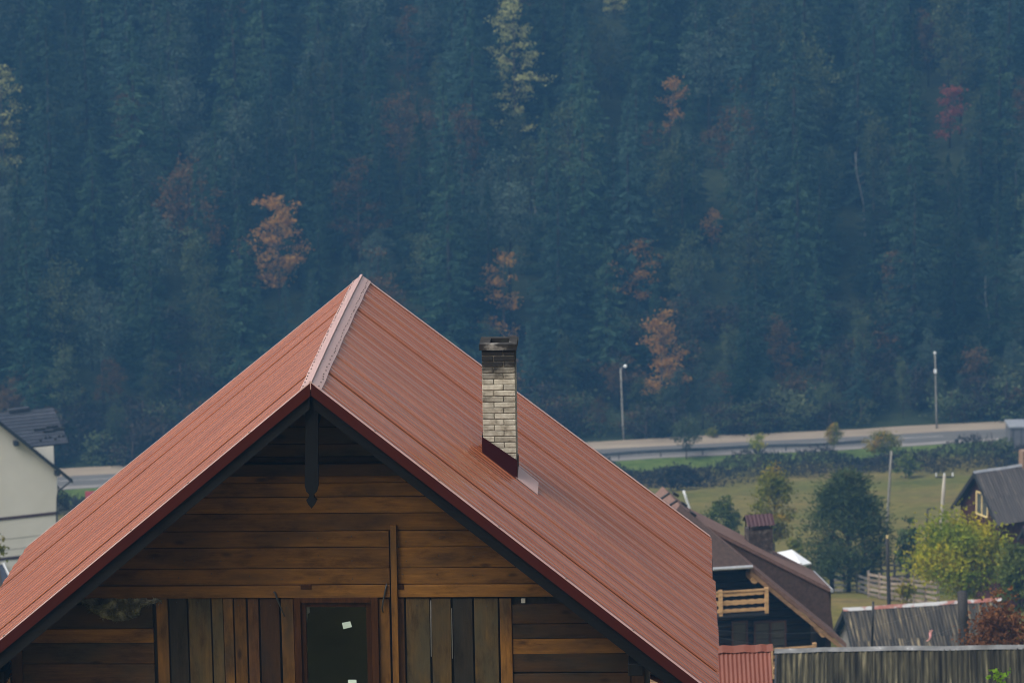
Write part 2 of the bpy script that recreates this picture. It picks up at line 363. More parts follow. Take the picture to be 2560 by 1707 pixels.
for j in range(len(ys) - 1):
    for i in range(nx - 1): g.f.append((j*nx+i, j*nx+i+1, (j+1)*nx+i+1, (j+1)*nx+i))
tag(g.build('ground', ground_material(), smooth=True), 'grassy valley side falling to the road and rising as a wooded hill', kind='structure')

def SY(s, x): return s + .15 * x            # a line across the valley that runs with the road
def strip(name, s0, s1, dz, mat, label, x0=-170, x1=190, step=4):
    q = MB(); n = 0
    x = x0
    while x <= x1:
        for s in (s0, s1): q.v.append((x, SY(s, x), T(x, SY(s, x)) + dz))
        n += 1; x += step
    q.f = [(2*i, 2*i+2, 2*i+3, 2*i+1) for i in range(n - 1)]
    return tag(q.build(name, mat, smooth=True), label, kind='structure')
M['asphalt'] = pm('old_asphalt', [(.3, (.11, .107, .10)), (.7, (.16, .154, .144))], .8, .9, .3, (.1, 2, 1), 0)
M['sand'] = pm('sandy_shoulder', [(.3, (.22, .175, .125)), (.7, (.32, .265, .195))], .9, .95, .3, (.15, 2, 1), 0)
M['line'] = pm('road_paint', [(.35, (.2, .2, .19)), (.6, (.42, .42, .4))], 1.5, .8, 0, (.3, 1, 1), 0)
strip('road', 353.9, 357.9, .05, M['asphalt'], 'grey asphalt road crossing the valley below the forest')
strip('shoulder', 357.7, 361.2, .042, M['sand'], 'sandy shoulder along the far side of the road')
strip('verge_track', 352.7, 354.1, .042, pm('grey_gravel', [(.3, (.22, .205, .19)), (.7, (.30, .28, .255))], 2, .95, .3, (.3, 2, 1), 0), 'gravel edge along the near side of the road')
strip('road_line', 356.0, 356.14, .055, M['line'], 'worn centre line on the road')

# ------------------------------------------------------------------ the red-roofed wooden house
H, HW, HL, AZH = 7.7, 4.7, 7.287, 2.588
TAN = math.tan(math.radians(38.673)); COS = math.cos(math.radians(38.673)); SIN = math.sin(math.radians(38.673))
HO = Vector((-2.333, 43.432, CZ - 9.251 - H)); HF = Fr(HO, AZH)
house = empty('wooden_house', HO, HF.az)
tag(house, 'wooden plank house with a steep red ribbed metal roof, filling the foreground', 'house')
def roofz(x, y):
    t = y / HL; a = min(abs(x) / HW, 1.05)
    rz = (.046 * (1 - t) - .047 * t) + .025 * math.sin(math.pi * min(max(t, 0), 1))
    ez = (0 * (1 - t) + .055 * t) if x > 0 else (-.04 * (1 - t) - .027 * t)
    return H - abs(x) * TAN + rz * (1 - a) + ez * a
# ribbed sheets, each laid on its own
NS = 7; SW = HL / NS
def roof_sheet(side, i):
    q = MB(); pitch = SW / 8; rr = random.Random(900 + side * 50 + i)
    prof = []
    y0 = i * SW
    for k in range(8):
        h = rr.uniform(.0065, .0115) * (1 if side > 0 else .5)
        for dy, dz in ((0, 0), (.40, 0), (.50, 1), (.88, 1)): prof.append((y0 + (k + dy) * pitch, dz * h))
    prof.append((y0 + SW, 0)); prof.append((y0 + SW + .014, 0))
    prof = [(y0 - .002, -.012)] + prof
    r = random.Random(side * 50 + i); ex = HW + r.uniform(-.012, .012) - ({4: .012, 5: .03, 6: .045}.get(i, 0) if side > 0 else 0)
    segs = 10; tilt = r.uniform(-.006, .006); ph = r.uniform(0, 6)
    for j in range(segs + 1):
        x = ex * j / segs
        for (yy, dz) in prof:
            u = (yy - y0) / SW
            z = roofz(side * x, yy) + .001 + (.018 if side > 0 else .010) * (1 - u) + dz + tilt * (u - .5) * (j / segs) + .003 * math.sin(x * 2.3 + ph) * math.sin(u * 3.1) + (.0052 if side > 0 else .0105) * math.sin(2 * math.pi * yy / .46 + ph * .5 + .25 * math.sin(x * .8))
            q.v.append((side * x, yy, z))
    n = len(prof)
    for j in range(segs):
        for k in range(n - 1):
            f = (j*n+k, (j+1)*n+k, (j+1)*n+k+1, j*n+k+1); q.f.append(f if side > 0 else f[::-1])
    return q.build('roof_sheet', M['red'], house)
for side in (1, -1):
    for i in range(NS): roof_sheet(side, i)
def on(x, y, dz=0): return Vector((x, y, roofz(x, y) + dz))
# decking under the sheets
for side in (1, -1):
    q = MB(); a, b_, c, d = on(0, .06, -.03), on(side * (HW - .05), .06, -.03), on(side * (HW - .05), HL - .06, -.03), on(0, HL - .06, -.03)
    (q.slab(a, b_, c, d, .05) if side > 0 else q.slab(d, c, b_, a, .05)); q.build('roof_deck', M['deck'], house)
# ridge cap: two wings and a raised bead
q = MB(); n = 14
cs = [(-.125, .040), (-.020, .022), (-.018, .046), (.016, .046), (.018, .022), (.125, .040)]
for j in range(n + 1):
    yy = -.012 + (HL + .024) * j / n; wob = .004 * math.sin(j * 1.9)
    for (dx, dz) in cs:
        x = dx + wob * (abs(dx) > .1); q.v.append((x, yy, roofz(x, yy) + dz + (.006 if abs(dx) < .1 else 0)))
k = len(cs)
for j in range(n):
    for i in range(k - 1): q.f.append((j*k+i, j*k+i+1, (j+1)*k+i+1, (j+1)*k+i))
q.f.append(tuple(range(k - 1, -1, -1)))
ridge_cap = q.build('ridge_cap', M['red_sheen'], house)
q = MB()
for side in (-1, 1):
    yy = .04
    while yy < HL:
        x = side * (.092 + rnd.uniform(-.008, .008)); z = roofz(x, yy) + .034
        q.tube([(x, yy, z), (x + side * .006, yy, z + .012)], .0085, 6); yy += rnd.choice((.2, .21, .22, .12)) * rnd.uniform(.85, 1.15)
tag(q.build('ridge_screws', M['steel'], ridge_cap), kind='stuff')
# verge trims (face + lip), bargeboards
for side in (1, -1):
    for yn, ys_, nm in ((-.014, 1, 'near'), (HL + .014, -1, 'far')):
        q = MB(); n = 8; fh = .150
        for j in range(n + 1):
            x = side * (.005 + (HW + (.005 if nm == 'near' else -.05)) * j / n); z = roofz(x, yn)
            zj = z + .018 + .0025 * math.sin(j * 2.1 + side)
            q.v += [(x, yn + ys_ * .055, zj - .004), (x, yn, zj), (x, yn, zj - fh), (x, yn + ys_ * .02, zj - fh)]
        for j in range(n):
            for i in range(3):
                f = (j*4+i, j*4+i+1, (j+1)*4+i+1, (j+1)*4+i); q.f.append(f)
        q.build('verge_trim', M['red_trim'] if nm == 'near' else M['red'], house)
        if True:
            q2 = MB(); n = 6
            for j in range(n + 1):
                x = side * (.05 + (HW - (.05 if nm == 'near' else .1)) * j / n); z = roofz(x, yn)
                q2.v += [(x, yn - ys_ * .003, z + .0265), (x, yn + ys_ * .058, z + .0285), (x, yn + ys_ * .058, z + .018), (x, yn - ys_ * .003, z + .018)]
            for j in range(n):
                for i in range(4):
                    q2.f.append((j*4+i, j*4+(i+1) % 4, (j+1)*4+(i+1) % 4, (j+1)*4+i))
            q2.build('verge_lip', M['red_sheen'], house)
        if nm == 'near':
            ycut = .02 + (.012 if side > 0 else 0)
            bb = MB().prism([(side * .02, roofz(0, 0) - .10), (side * HW * .995, roofz(side * HW, 0) - .12), (side * HW * .995, roofz(side * HW, 0) - .31), (side * .02, roofz(0, 0) - .30)], ycut, ycut + .05)
            bb.build('bargeboard', M['soot'], house)
# a few screws standing on the verges
q = MB()
for side in (1, -1):
    for d in (.85, 1.7, 2.5, 3.4, 4.3):
        x = side * d * COS * 1.1; z = roofz(x, 0); q.tube([(x, .015, z + .02), (x, .015, z + .038)], .012, 6)
tag(q.build('verge_screws', M['steel'], house), kind='stuff')
# eave fascias and rafters' ends
for side in (1, -1):
    x = side * (HW - .03)
    MB().box((min(x, x - side * .03), .05, roofz(x, 0) - .24), (max(x, x - side * .03), HL - .05, roofz(x, 0) - .10)).build('fascia', M['soot'], house)
# king post with carved tip
WSH = 0.0
def hp(px, py, y=.5):
    p = HF.y(px, py, y + WSH); return p.x, p.z
kp = [(763.5, 985), (795.5, 985), (795, 1150), (796.5, 1190), (796, 1214), (792.5, 1228), (784.5, 1236), (786, 1243), (792.5, 1250), (787.5, 1260), (779, 1270.5),
      (770.5, 1260), (765.5, 1250), (772, 1243), (773.5, 1236), (765.5, 1228), (762, 1214), (761.5, 1190), (763, 1150)]
MB().prism([hp(a, b, .09) for a, b in kp][::-1], .085, .145).build('king_post', M['soot_z'], house)
MB().beam((0, .1, H - .42), (0, .5, H - .42), .12, .12).build('ridge_beam', M['soot'], house)

WSH = .38; _before = set(house.children)      # the wall stands this much further back under the verge
# walls: backing with a door opening, storey below, plinth
XL, XR = hp(25, 1640)[0], hp(1612, 1640)[0]
dl, dtop = hp(735, 1497); dr = hp(942, 1497)[0]; ATT = H - 4.75
zt = lambda x: H - .15 - abs(x) * TAN
YB = .545
zL, zR = zt(XL), zt(XR)
for poly in ([(XL, ATT), (dl, ATT), (dl, zt(dl)), (XL, zL)], [(dr, ATT), (XR, ATT), (XR, zR), (dr, zt(dr))], [(dl, dtop), (dr, dtop), (dr, zt(dr)), (0, zt(0)), (dl, zt(dl))]):
    MB().prism(poly, YB, YB + .08).build('wall_sheathing', M['dark_z'], house)
q = MB(); YE = HL - .5
q.prism([(XL, 0), (XR, 0), (XR, ATT), (XL, ATT)], .5, .62); q.box((XL, .62, 0), (XL + .12, YE, zL - .02)); q.box((XR - .12, .62, 0), (XR, YE, zR - .02))
q.prism([(XL, 0), (XR, 0), (XR, zR), (0, zt(0)), (XL, zL)], YE, YE + .1)
q.build('wall', M['brown_x'], house)
MB().box((XL - .06, .44, -1.0), (XR + .06, YE + .16, .45)).build('plinth', M['concrete'], house)
q = MB(); q.box((XL + .15, .63, ATT - .1), (XR - .15, YE - .05, ATT)); q.build('attic_floor', M['brown_x'], house)
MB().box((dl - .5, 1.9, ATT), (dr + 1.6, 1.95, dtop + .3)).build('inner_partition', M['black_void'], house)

def hplank(x0, x1, z0, z1, mat, y=.5, slopeclip=True, th=.045, name='plank', tilt=0):
    g = .004; z0 += g; z1 -= g
    lo = lambda z: max(x0, -(H - .13 - z) / TAN) if slopeclip else x0
    hi = lambda z: min(x1, (H - .13 - z) / TAN) if slopeclip else x1
    a, b = lo(z0), hi(z0); c, d = hi(z1), lo(z1)
    if c <= d: c = d = (c + d) / 2
    if b - a < .05: return
    yy = y + rnd.uniform(-.006, .006); MB().prism([(a, z0 + tilt), (b, z0), (c, z1), (d, z1 + tilt)], yy, yy + th).build(name, mat, house, bevel=.004)
zs = lambda py, px=779: hp(px, py)[1]
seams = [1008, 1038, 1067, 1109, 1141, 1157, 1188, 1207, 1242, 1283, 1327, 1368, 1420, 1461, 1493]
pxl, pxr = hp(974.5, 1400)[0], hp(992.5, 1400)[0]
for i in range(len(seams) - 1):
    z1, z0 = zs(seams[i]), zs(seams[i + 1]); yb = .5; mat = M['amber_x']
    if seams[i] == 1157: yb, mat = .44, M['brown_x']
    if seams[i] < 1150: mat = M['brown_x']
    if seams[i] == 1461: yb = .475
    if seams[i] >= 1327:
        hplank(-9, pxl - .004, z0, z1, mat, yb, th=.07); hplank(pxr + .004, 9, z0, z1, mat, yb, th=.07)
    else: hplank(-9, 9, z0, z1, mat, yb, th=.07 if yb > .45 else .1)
# post and boards
def vboard(a, b, top, mat, y=.5, th=.04, name='board', skew=0, bot=None):
    (x0, z1), (x1, _) = hp(a, top), hp(b, top); z0 = ATT if bot is None else hp(a, bot)[1]; g = .003
    s = rnd.uniform(-.012, .012) + skew; yy = y + rnd.uniform(-.008, .008)
    MB().prism([(x0 + g + s, z0), (x1 - g + s, z0), (x1 - g, z1), (x0 + g, z1)], yy, yy + th).build(name, mat, house, bevel=.004)
vboard(975, 992, 1310, M['amber_z'], .425, .07, 'post')
for a, b, mt in ((389, 419, 'amber_z'), (421, 467, 'dark_z'), (469, 526, 'grey_z'), (528, 557, 'grey_z'), (557, 582, 'amber_z'), (584, 615, 'amber_z'), (618, 646, 'brown_z'),
                 (649, 698, 'brown_z'), (701, 733, 'amber_z'), (945, 974, 'amber_z'), (993, 1010, 'brown_z'), (1014, 1074, 'grey_z'),
                 (1078, 1127, 'grey_z'), (1131, 1181, 'dark_z'), (1184, 1245, 'grey_z')):
    vboard(a, b, 1495, M[mt])
vboard(1248, 1279, 1495, M['amber_z'], .485, name='stud'); vboard(26, 55, 1600, M['brown_z'], .47, .1, 'corner_post'); vboard(1578, 1612, 1665, M['brown_z'], .47, .1, 'corner_post')
def sideplanks(xa, xb, ysm, mats, px):
    for i in range(len(ysm) - 1):
        hplank(xa, xb, zs(ysm[i + 1], px), zs(ysm[i], px), M[mats[i % len(mats)]], tilt=rnd.uniform(-.012, .012))
sideplanks(hp(57, 1650)[0], hp(386, 1650)[0], [1510, 1571, 1607, 1659, 1712, 1760, 1810], ['brown_x', 'amber_x', 'brown_x', 'brown_x'], 300)
sideplanks(hp(1282, 1650)[0], hp(1576, 1650)[0], [1508, 1557, 1594, 1633, 1681, 1730, 1790], ['brown_x', 'brown_x', 'amber_x', 'brown_x', 'brown_x'], 1400)
for pts_ in ([(1075, 1500), (1078, 1500), (1079, 1640), (1077, 1640)], [(1127.5, 1520), (1130, 1520), (1132, 1645), (1130, 1645)]):
    MB().prism([hp(*p, .52) for p in pts_][::-1], .52, .54).build('foam_strip', M['foam'], house)
for a, b in ((752, 779), (994, 1010)):
    (x0, z1), (x1, z0) = hp(a, 1459.5), hp(b, 1470.5)
    MB().box((x0, .462, z0), (x1, .5, z1)).build('dark_peg_hole', M['rust_z'], house, bevel=.003)  # dark blocks stand in for the shade inside the peg holes
MB().box((hp(1303, 1500)[0], .49, hp(1303, 1506)[1]), (hp(1313, 1500)[0], .53, hp(1303, 1495)[1])).build('foam_block', M['foam'], house)
for path in ([(684, 1478), (688, 1482), (693, 1497), (703, 1520), (711, 1540)], [(967, 1458), (963, 1478), (957, 1505), (955, 1520), (958, 1530)]):
    MB().tube([(lambda p: (p[0], .455, p[1]))(hp(*p, .455)) for p in path], [.010, .013, .011, .009, .007], 6).build('cable', M['cable'], house, smooth=True)
# wool stuffed under the plate on the left: a crumpled sagging pad
q = MB(); r = random.Random(3); nu, nv = 44, 14
for j in range(nv + 1):
    v = j / nv
    for i in range(nu + 1):
        u = i / nu; px = 205 + 195 * u; sag = (1 - (2 * min(u, .97) - .93) ** 2) * 50 * (1 if u < .75 else .5) + 8
        py = 1497 + sag * v; x, z = hp(px, py, .42)
        bul = math.sin(math.pi * min(v * .9 + .1, 1)) * (.05 + .04 * math.sin(u * 9) + .02 * math.sin(u * 23 + v * 7)) + r.uniform(-.012, .012)
        q.v.append((x + r.uniform(-.008, .008), .485 - max(bul, 0) * 1.2, z + r.uniform(-.008, .008)))
for j in range(nv):
    for i in range(nu): q.f.append((j*(nu+1)+i, (j+1)*(nu+1)+i, (j+1)*(nu+1)+i+1, j*(nu+1)+i+1))
for i in range(260):
    b0 = Vector(q.v[r.randrange(nu * 3, len(q.v) - 1)]); d = Vector((r.gauss(0, 1), -abs(r.gauss(0, .6)), r.gauss(-.3, 1))).normalized() * r.uniform(.02, .06)
    s = d.cross(Vector((r.random(), r.random(), r.random()))).normalized() * .006; k = len(q.v)
    q.v += [tuple(b0 - s), tuple(b0 + s), tuple(b0 + d)]; q.f.append((k, k + 1, k + 2))
q.build('wool_pad', M['wool'], house)
q = MB()
for py, xs_ in ((1347, range(330, 960, 78)), (1394, range(300, 960, 83)), (1440, range(270, 960, 88)), (1347, range(1020, 1180, 80)), (1394, range(1015, 1240, 84)), (1440, range(1012, 1300, 86)), (1512, (403, 444, 497, 572, 600, 632, 672, 716, 1043, 1102, 1155, 1214))):
    for px in xs_:
        x, z = hp(px + rnd.uniform(-6, 6), py + rnd.uniform(-8, 8)); q.tube([(x, .496, z), (x, .488, z)], .007, 6)
tag(q.build('nail_heads', M['cable'], house), kind='stuff')
# glazed door
(x0, z1), (x1, _) = hp(733.5, 1493.5, .47), hp(944.5, 1493.5, .47)
fx0, fx1 = hp(751, 1500, .47)[0], hp(927, 1500, .47)[0]; fz = hp(751, 1507, .47)[1]
df = MB(); df.box((x0, .465, ATT), (fx0, .57, z1)); df.box((fx1, .465, ATT), (x1, .57, z1)); df.box((fx0, .465, fz), (fx1, .57, z1))
frame = df.build('door_frame', M['rust_z'], house, bevel=.005)
gx0, gx1 = hp(765, 1520, .5)[0], hp(915, 1520, .5)[0]; gz = hp(765, 1517, .5)[1]
ds = MB(); ds.box((fx0, .495, ATT), (gx0, .555, fz)); ds.box((gx1, .495, ATT), (fx1, .555, fz)); ds.box((gx0, .495, gz), (gx1, .555, fz)); ds.box((gx0, .495, ATT), (gx1, .555, ATT + .12))
door = ds.build('door', M['rust_z'], house, bevel=.005)
MB().box((gx0, .522, ATT + .12), (gx1, .530, gz)).build('door_pane', M['glass'], door)
for cs_ in ([(855, 1556), (875.6, 1552), (880, 1566), (858.6, 1571.4)], [(870, 1698), (891, 1698), (892, 1717), (871, 1717)]):
    MB().prism([hp(*c, .52) for c in cs_][::-1], .5175, .5195).build('sticker', M['sticker'], door)
MB().prism([hp(*c, .7) for c in [(757, 1512), (773, 1512), (775, 1530), (769, 1534), (767, 1560), (757, 1560)]][::-1], .70, .71).build('hanging_cloth', M['foam'], house)
for o in house.children:
    if o not in _before: o.location.y = WSH
WSH = 0.0
# purlin ends and the side canopies under the eaves
for px, py in ((0, 1680), (1590, 1662)):
    x, z = hp(px, py, .3); MB().box((x - .09, .1, z - .075), (x + .09, .5, z + .075)).build('purlin_end', M['soot'], house, bevel=.01)
for side, (px, py) in ((-1, (22, 1699)), (1, (1625, 1690))):
    x, z = hp(px, py, 1.0)
    q = MB(); n = 16
    for j in range(2):
        for i in range(n * 4 + 1):
            yy = .9 + 5.4 * i / (n * 4); hh = .012 if i % 4 in (1, 2) else 0
            q.v.append((x + side * .6 * j, yy, z - .3 * j + hh))
    k = n * 4 + 1
    for i in range(k - 1): q.f.append((i, i + 1, k + i + 1, k + i))
    q.build('side_canopy', M['red'], house)
    for yy in (1.1, 3.5, 6.1): MB().box((x + side * .5 - .06, yy, 0), (x + side * .5 + .06, yy + .12, z - .27)).build('canopy_post', M['amber_z'], house)

# ------------------------------------------------------------------ chimney of the house
nR = Vector((TAN, 0, 1)).normalized()
pL = HF.plane(1206, 1133, (0, 0, H + .02), nR); pR = HF.plane(1289, 1197, (0, 0, H + .02), nR)
cy = (pL.y + pR.y) / 2; CHW = .385; cx0 = HF.y(1206, 1000, cy).x; cx1 = HF.y(1288.5, 1000, cy).x; CHW = cx1 - cx0
ctop = HF.y(1247, 875, cy).z; CD = .42
SOOT.inputs[1].default_value = ctop - .20; SOOT.inputs[2].default_value = ctop - .01
zlow = roofz(cx1, cy) - .5
chim = MB().box((cx0 + .006, cy + .006, zlow), (cx1 - .006, cy + CD - .006, ctop)).build('chimney', M['mortar'], house)
ch = .0722; L1 = CHW * .645; z = ctop; row = 0
rb = random.Random(12)
while z > roofz(cx0, cy) - .35 and row < 30:
    z0 = z - ch; jt = .0045
    splits = [0, L1, CHW] if row % 2 == 0 else [0, CHW - L1, CHW]
    fr = [(cx0 + splits[i] + (jt if i else 0), cx0 + splits[i + 1] - (jt if i == 0 else 0)) for i in range(2)]
    for a, b in fr:
        d = rb.uniform(-.003, .004); e = .003
        MB().box((a, cy - .004 + d, z0 + jt + rb.uniform(-.001, .002)), (b, cy + .11, z - jt)).build('brick', M['brick'], chim, bevel=.005)
    # right and left faces
    sp = [.116, .116 + (CD - .116) * (.5 if row % 2 else 1.0)] + ([CD] if row % 2 else [])
    for i in range(len(sp) - 1):
        for xa, xb in ((cx1 - .1, cx1 + .002), (cx0 - .002, cx0 + .1)):
            MB().box((xa, cy + sp[i] + .003, z0 + jt), (xb, cy + sp[i + 1] - .003, z - jt)).build('brick', M['brick'], chim, bevel=.005)
    z = z0; row += 1
# cap with an open flue
capb, capt = ctop + .002, ctop + .077
q = MB(); ov = .026; X0, X1, Y0, Y1 = cx0 - ov, cx1 + ov, cy - ov, cy + CD + ov; fxa, fxb, fya, fyb = cx0 + .10, cx1 - .075, cy + .09, cy + CD - .06
q.box((X0, Y0, capb), (X1, fya, capt)); q.box((X0, fyb, capb), (X1, Y1, capt)); q.box((X0, fya, capb), (fxa, fyb, capt)); q.box((fxb, fya, capb), (X1, fyb, capt))
cap_o = q.build('chimney_cap', M['cap'], chim)
MB().box((fxa + .002, fya + .002, capb - .05), (fxb - .002, fyb - .002, capb + .004)).build('flue', M['black_void'], chim)
# flashing skirt
fl = MB()
def rz(x, y=cy): return roofz(x, y)
f0, f1 = cx0 - .014, cx1 + .012; fy = cy - .016; up = .21
fl.add([(f0, fy, rz(f0) - .01), (f1, fy, rz(f1) - .01), (f1, fy, rz(f1) + up + .04), (f0, fy, rz(f0) + up),
        (f1, cy + CD, rz(f1) - .01), (f1, cy + CD, rz(f1) + up + .04), (f0, cy + CD, rz(f0) - .01), (f0, cy + CD, rz(f0) + up)],
       [(0, 1, 2, 3), (1, 4, 5, 2), (0, 3, 7, 6)])
fl.build('flashing', M['maroon'], chim)
q = MB(); xa, xb = f1 - .02, f1 + .245
q.slab(on(xa, cy - .03, .024), on(xb, cy - .02, .018), on(xb, cy + CD * .8, .085), on(xa, cy + CD * .8, .10), .004)
q.build('flashing_apron', M['red_sheen'], chim)

# ------------------------------------------------------------------ dark log chalet with a brown shingle roof
ap = at(1727, 1290, 120.0)
CO = Vector((ap.x, ap.y, T(ap.x, ap.y) - .2)); CF = Fr(CO, -10.0); AZ0 = ap.z - CO.z
chalet = empty('log_chalet', CO, CF.az); tag(chalet, 'black log chalet with brown shingle roof, half-hipped gable and carved balcony', 'house')
cpx = lambda px, py, y=0.: (lambda p: (p.x, p.z))(CF.y(px, py, y))
ge, gg = cpx(2116, 1608), cpx(1876, 1412)
ct = (gg[1] - ge[1]) / (ge[0] - gg[0]); cA = gg[1] + gg[0] * ct             # roof slope and virtual apex height
cz = lambda x: cA - abs(x) * ct
RD = 4.2; hipy = 1.6
def cs(x, y, dz=0): return Vector((x, y, cz(x) + dz))
for s in (1, -1):
    q = MB(); A = (0, hipy, cA); B = (s * gg[0], 0, gg[1]); C_ = (s * ge[0], 0, ge[1]); D_ = (s * ge[0], RD, ge[1]); E_ = (0, RD, cA)
    vs = [A, B, C_, D_, E_]; vs2 = [(v[0], v[1], v[2] - .16) for v in vs]
    q.add(vs + vs2, [(0, 1, 2, 3, 4), (9, 8, 7, 6, 5)] + [(i, (i + 1) % 5, (i + 1) % 5 + 5, i + 5) for i in range(5)])
    q.build('roof_slope', M['shingle'], chalet)
q = MB(); hb = gg[1]
q.add([(0, hipy - .01, cA + .012), (-gg[0] - .02, -.05, hb), (gg[0] + .02, -.05, hb), (0, hipy, cA - .1), (-gg[0], .1, hb - .06), (gg[0], .1, hb - .06)], [(0, 1, 2), (3, 5, 4), (0, 3, 4, 1), (1, 4, 5, 2), (2, 5, 3, 0)])
q.build('hip_roof', M['shingle_dark'], chalet)
MB().tube([(-gg[0], -.1, hb - .03), (gg[0] + .05, -.1, hb - .03)], .06, 8).build('gutter', M['zinc'], chalet)
# pale bargeboards under the verge
for s in (1, -1):
    MB().prism([(s * gg[0] * 1.0, gg[1] - .17), (s * ge[0] * .995, ge[1] - .17), (s * ge[0] * .995, ge[1] - .33), (s * gg[0], gg[1] - .35)], .02, .08).build('bargeboard', wood('chalet_bargeboard', (.17, .10, .06), (.25, .16, .09), None, 0, 'x', knots=False) if s == 1 else bpy.data.materials['chalet_bargeboard'], chalet)
# roof vents
for px, py in ((1688, 1238), (1709, 1263), (1731, 1287), (1752, 1276)):
    n_ = Vector((ct, 0, 1)).normalized(); p = CF.plane(px, py, (0, 0, cA), n_)
    if py == 1276: p = Vector((cpx(1752, 1279, RD - .1)[0], RD - .1, 0)); p.z = cz(p.x)
    b_ = MB(); b_.beam(p + Vector((-.08, 0, .10)), p + Vector((.10, 0, -.02)), .2, .09); b_.build('roof_vent', M['iron'], chalet)
for px, py in ((1661, 1240), (1681, 1258)):
    p = CF.y(px, py, .45); b_ = MB(); b_.beam(p + Vector((-.16, -.02, -.10)), p + Vector((.16, -.02, .1)), .1, .05); b_.build('snow_hook', M['iron'], chalet)
# log wall, every log its own
WY = .9; wxl = ge[0] - 1.0; lr = .145; z = .25; k = 0
while z < hb - .1:
    hx = min(wxl, (cA - .35 - (z + lr)) / ct)
    if hx > .4: MB().tube([(-hx, WY, z), (hx, WY, z)], lr, 10).build('log', M['log'], chalet, smooth=True)
    z += lr * 1.84; k += 1
MB().box((-wxl, WY + .02, -1.5), (wxl, RD - .3, .15)).build('plinth', M['concrete'], chalet)
q = MB(); q.prism([(-wxl, .1), (wxl, .1), (wxl, cz(wxl) - .3), (gg[0], hb - .25), (-gg[0], hb - .25), (-wxl, cz(wxl) - .3)], WY + .08, RD - .4); q.build('wall', M['log'], chalet)
# windows
for a, b in ((1834, 1866), (1890, 1925), (1928, 1962)):
    (x0, z1), (x1, z0) = cpx(a, 1557, WY - .2), cpx(b, 1619, WY - .2)
    wf = MB(); t = .06; wf.box((x0 - t, WY - .19, z0 - t), (x0, WY - .08, z1 + t)); wf.box((x1, WY - .19, z0 - t), (x1 + t, WY - .08, z1 + t)); wf.box((x0, WY - .19, z1), (x1, WY - .08, z1 + t)); wf.box((x0, WY - .19, z0 - t), (x1, WY - .08, z0))
    wo_ = wf.build('window', M['brown_band'], chalet); MB().box((x0, WY - .14, z0), (x1, WY - .12, z1)).build('pane', M['curtain'], wo_)
# carved balcony
(bx0, bz1), (bx1, bz0) = cpx(1797, 1480, -.1), cpx(1921, 1524, -.1)
bxl = -bx1
bal = MB().box((bxl, -.12, bz0 - .16), (bx1, WY - .1, bz0 - .06)).build('balcony', M['log'], chalet)
for x in (bxl, (bx0 + .0) , bx1 - .12, -bx0 - .12):
    MB().box((x, -.14, bz0 - .1), (x + .12, -.02, bz1 + .06)).build('baluster_post', M['pale_wood'], bal)
MB().box((bxl, -.13, bz1 - .03), (bx1, -.05, bz1 + .025)).build('handrail', M['pale_wood'], bal)
hgt = bz1 - bz0
def wave(zlo, zhi, up_w, lo_w):
    n = 96; top = []; bot = []
    for i in range(n + 1):
        x = bxl + .06 + (bx1 - bxl - .12) * i / n; wv = .022 * abs(math.sin(i * .42 * math.pi / 2.2)) - .01
        top.append((x, zhi + (wv if up_w else 0))); bot.append((x, zlo - (wv if lo_w else 0)))
    q = MB()
    for i in range(n):
        q.prism([bot[i], bot[i + 1], top[i + 1], top[i]], -.11, -.08)
    q.build('carved_board', M['pale_wood'], bal)
wave(bz0 + hgt * .78, bz0 + hgt * .92, False, True); wave(bz0 + hgt * .36, bz0 + hgt * .56, True, True); wave(bz0 + .0, bz0 + hgt * .15, True, False)
# purlin log ends
for px, py in ((1886, 1448), (2058, 1582)):
    x, z = cpx(px, py, .1)
    for s in (1, -1): MB().tube([(s * x, .06, z), (s * x, WY, z)], .13, 12).build('purlin_end', M['pale_wood'], chalet, smooth=False)
# terrace rail in front
(tx0, tz1), (tx1, _) = cpx(1926, 1620, -.6), cpx(2040, 1613, -.6)
ter = MB().box((-tx1, -.7, tz1 - 1.0), (tx1, WY, tz1 - .86)).build('terrace', M['pale_wood'], chalet)
for x in (tx1 - .12, tx0 - .05, -tx1): MB().box((x, -.68, tz1 - .9), (x + .12, -.56, tz1 + .1)).build('baluster_post', M['pale_wood'], ter)
MB().box((-tx1, -.66, tz1 - .06), (tx1, -.58, tz1)).build('handrail', M['pale_wood'], ter)
for dz in (.26, .5, .72): MB().box((-tx1, -.64, tz1 - dz - .07), (tx1, -.6, tz1 - dz + .02)).build('rail_board', M['pale_wood'], ter)
# shed dormer on the right slope: cheek, roof, and the lower roof behind
DY = 2.0; c0, c1, c2 = cpx(1782, 1322, DY), cpx(2071, 1473, DY), cpx(2083, 1566, DY)
MB().prism([c0, (c0[0] + .01, c0[1] - .3), (ge[0] - .4, cz(ge[0] - .4) - .2), (c2[0], c2[1] - .5), c2, (c1[0], c1[1] - .06)][::-1], DY, DY + .1).build('dormer_cheek', M['shingle_dark'], chalet)
DE = 4.35
q = MB(); q.slab((c0[0] - .25, DY - .06, c0[1] + .15), (c1[0] + .08, DY - .06, c1[1] + .04), (c1[0] + .08, DE, c1[1] + .04), (c0[0] - .25, DE, c0[1] + .15), .12); q.build('dormer_roof', M['shingle'], chalet)
MB().tube([(c1[0] + .1, DY - .1, c1[1] - .02), (c1[0] + .1, DE, c1[1] - .02)], .06, 8).build('gutter', M['zinc'], chalet)
MB().box((c2[0] - .25, DY + .1, .1), (c2[0] - .05, DE - .1, c1[1] - .1)).build('side_wall', M['shingle_dark'], chalet)
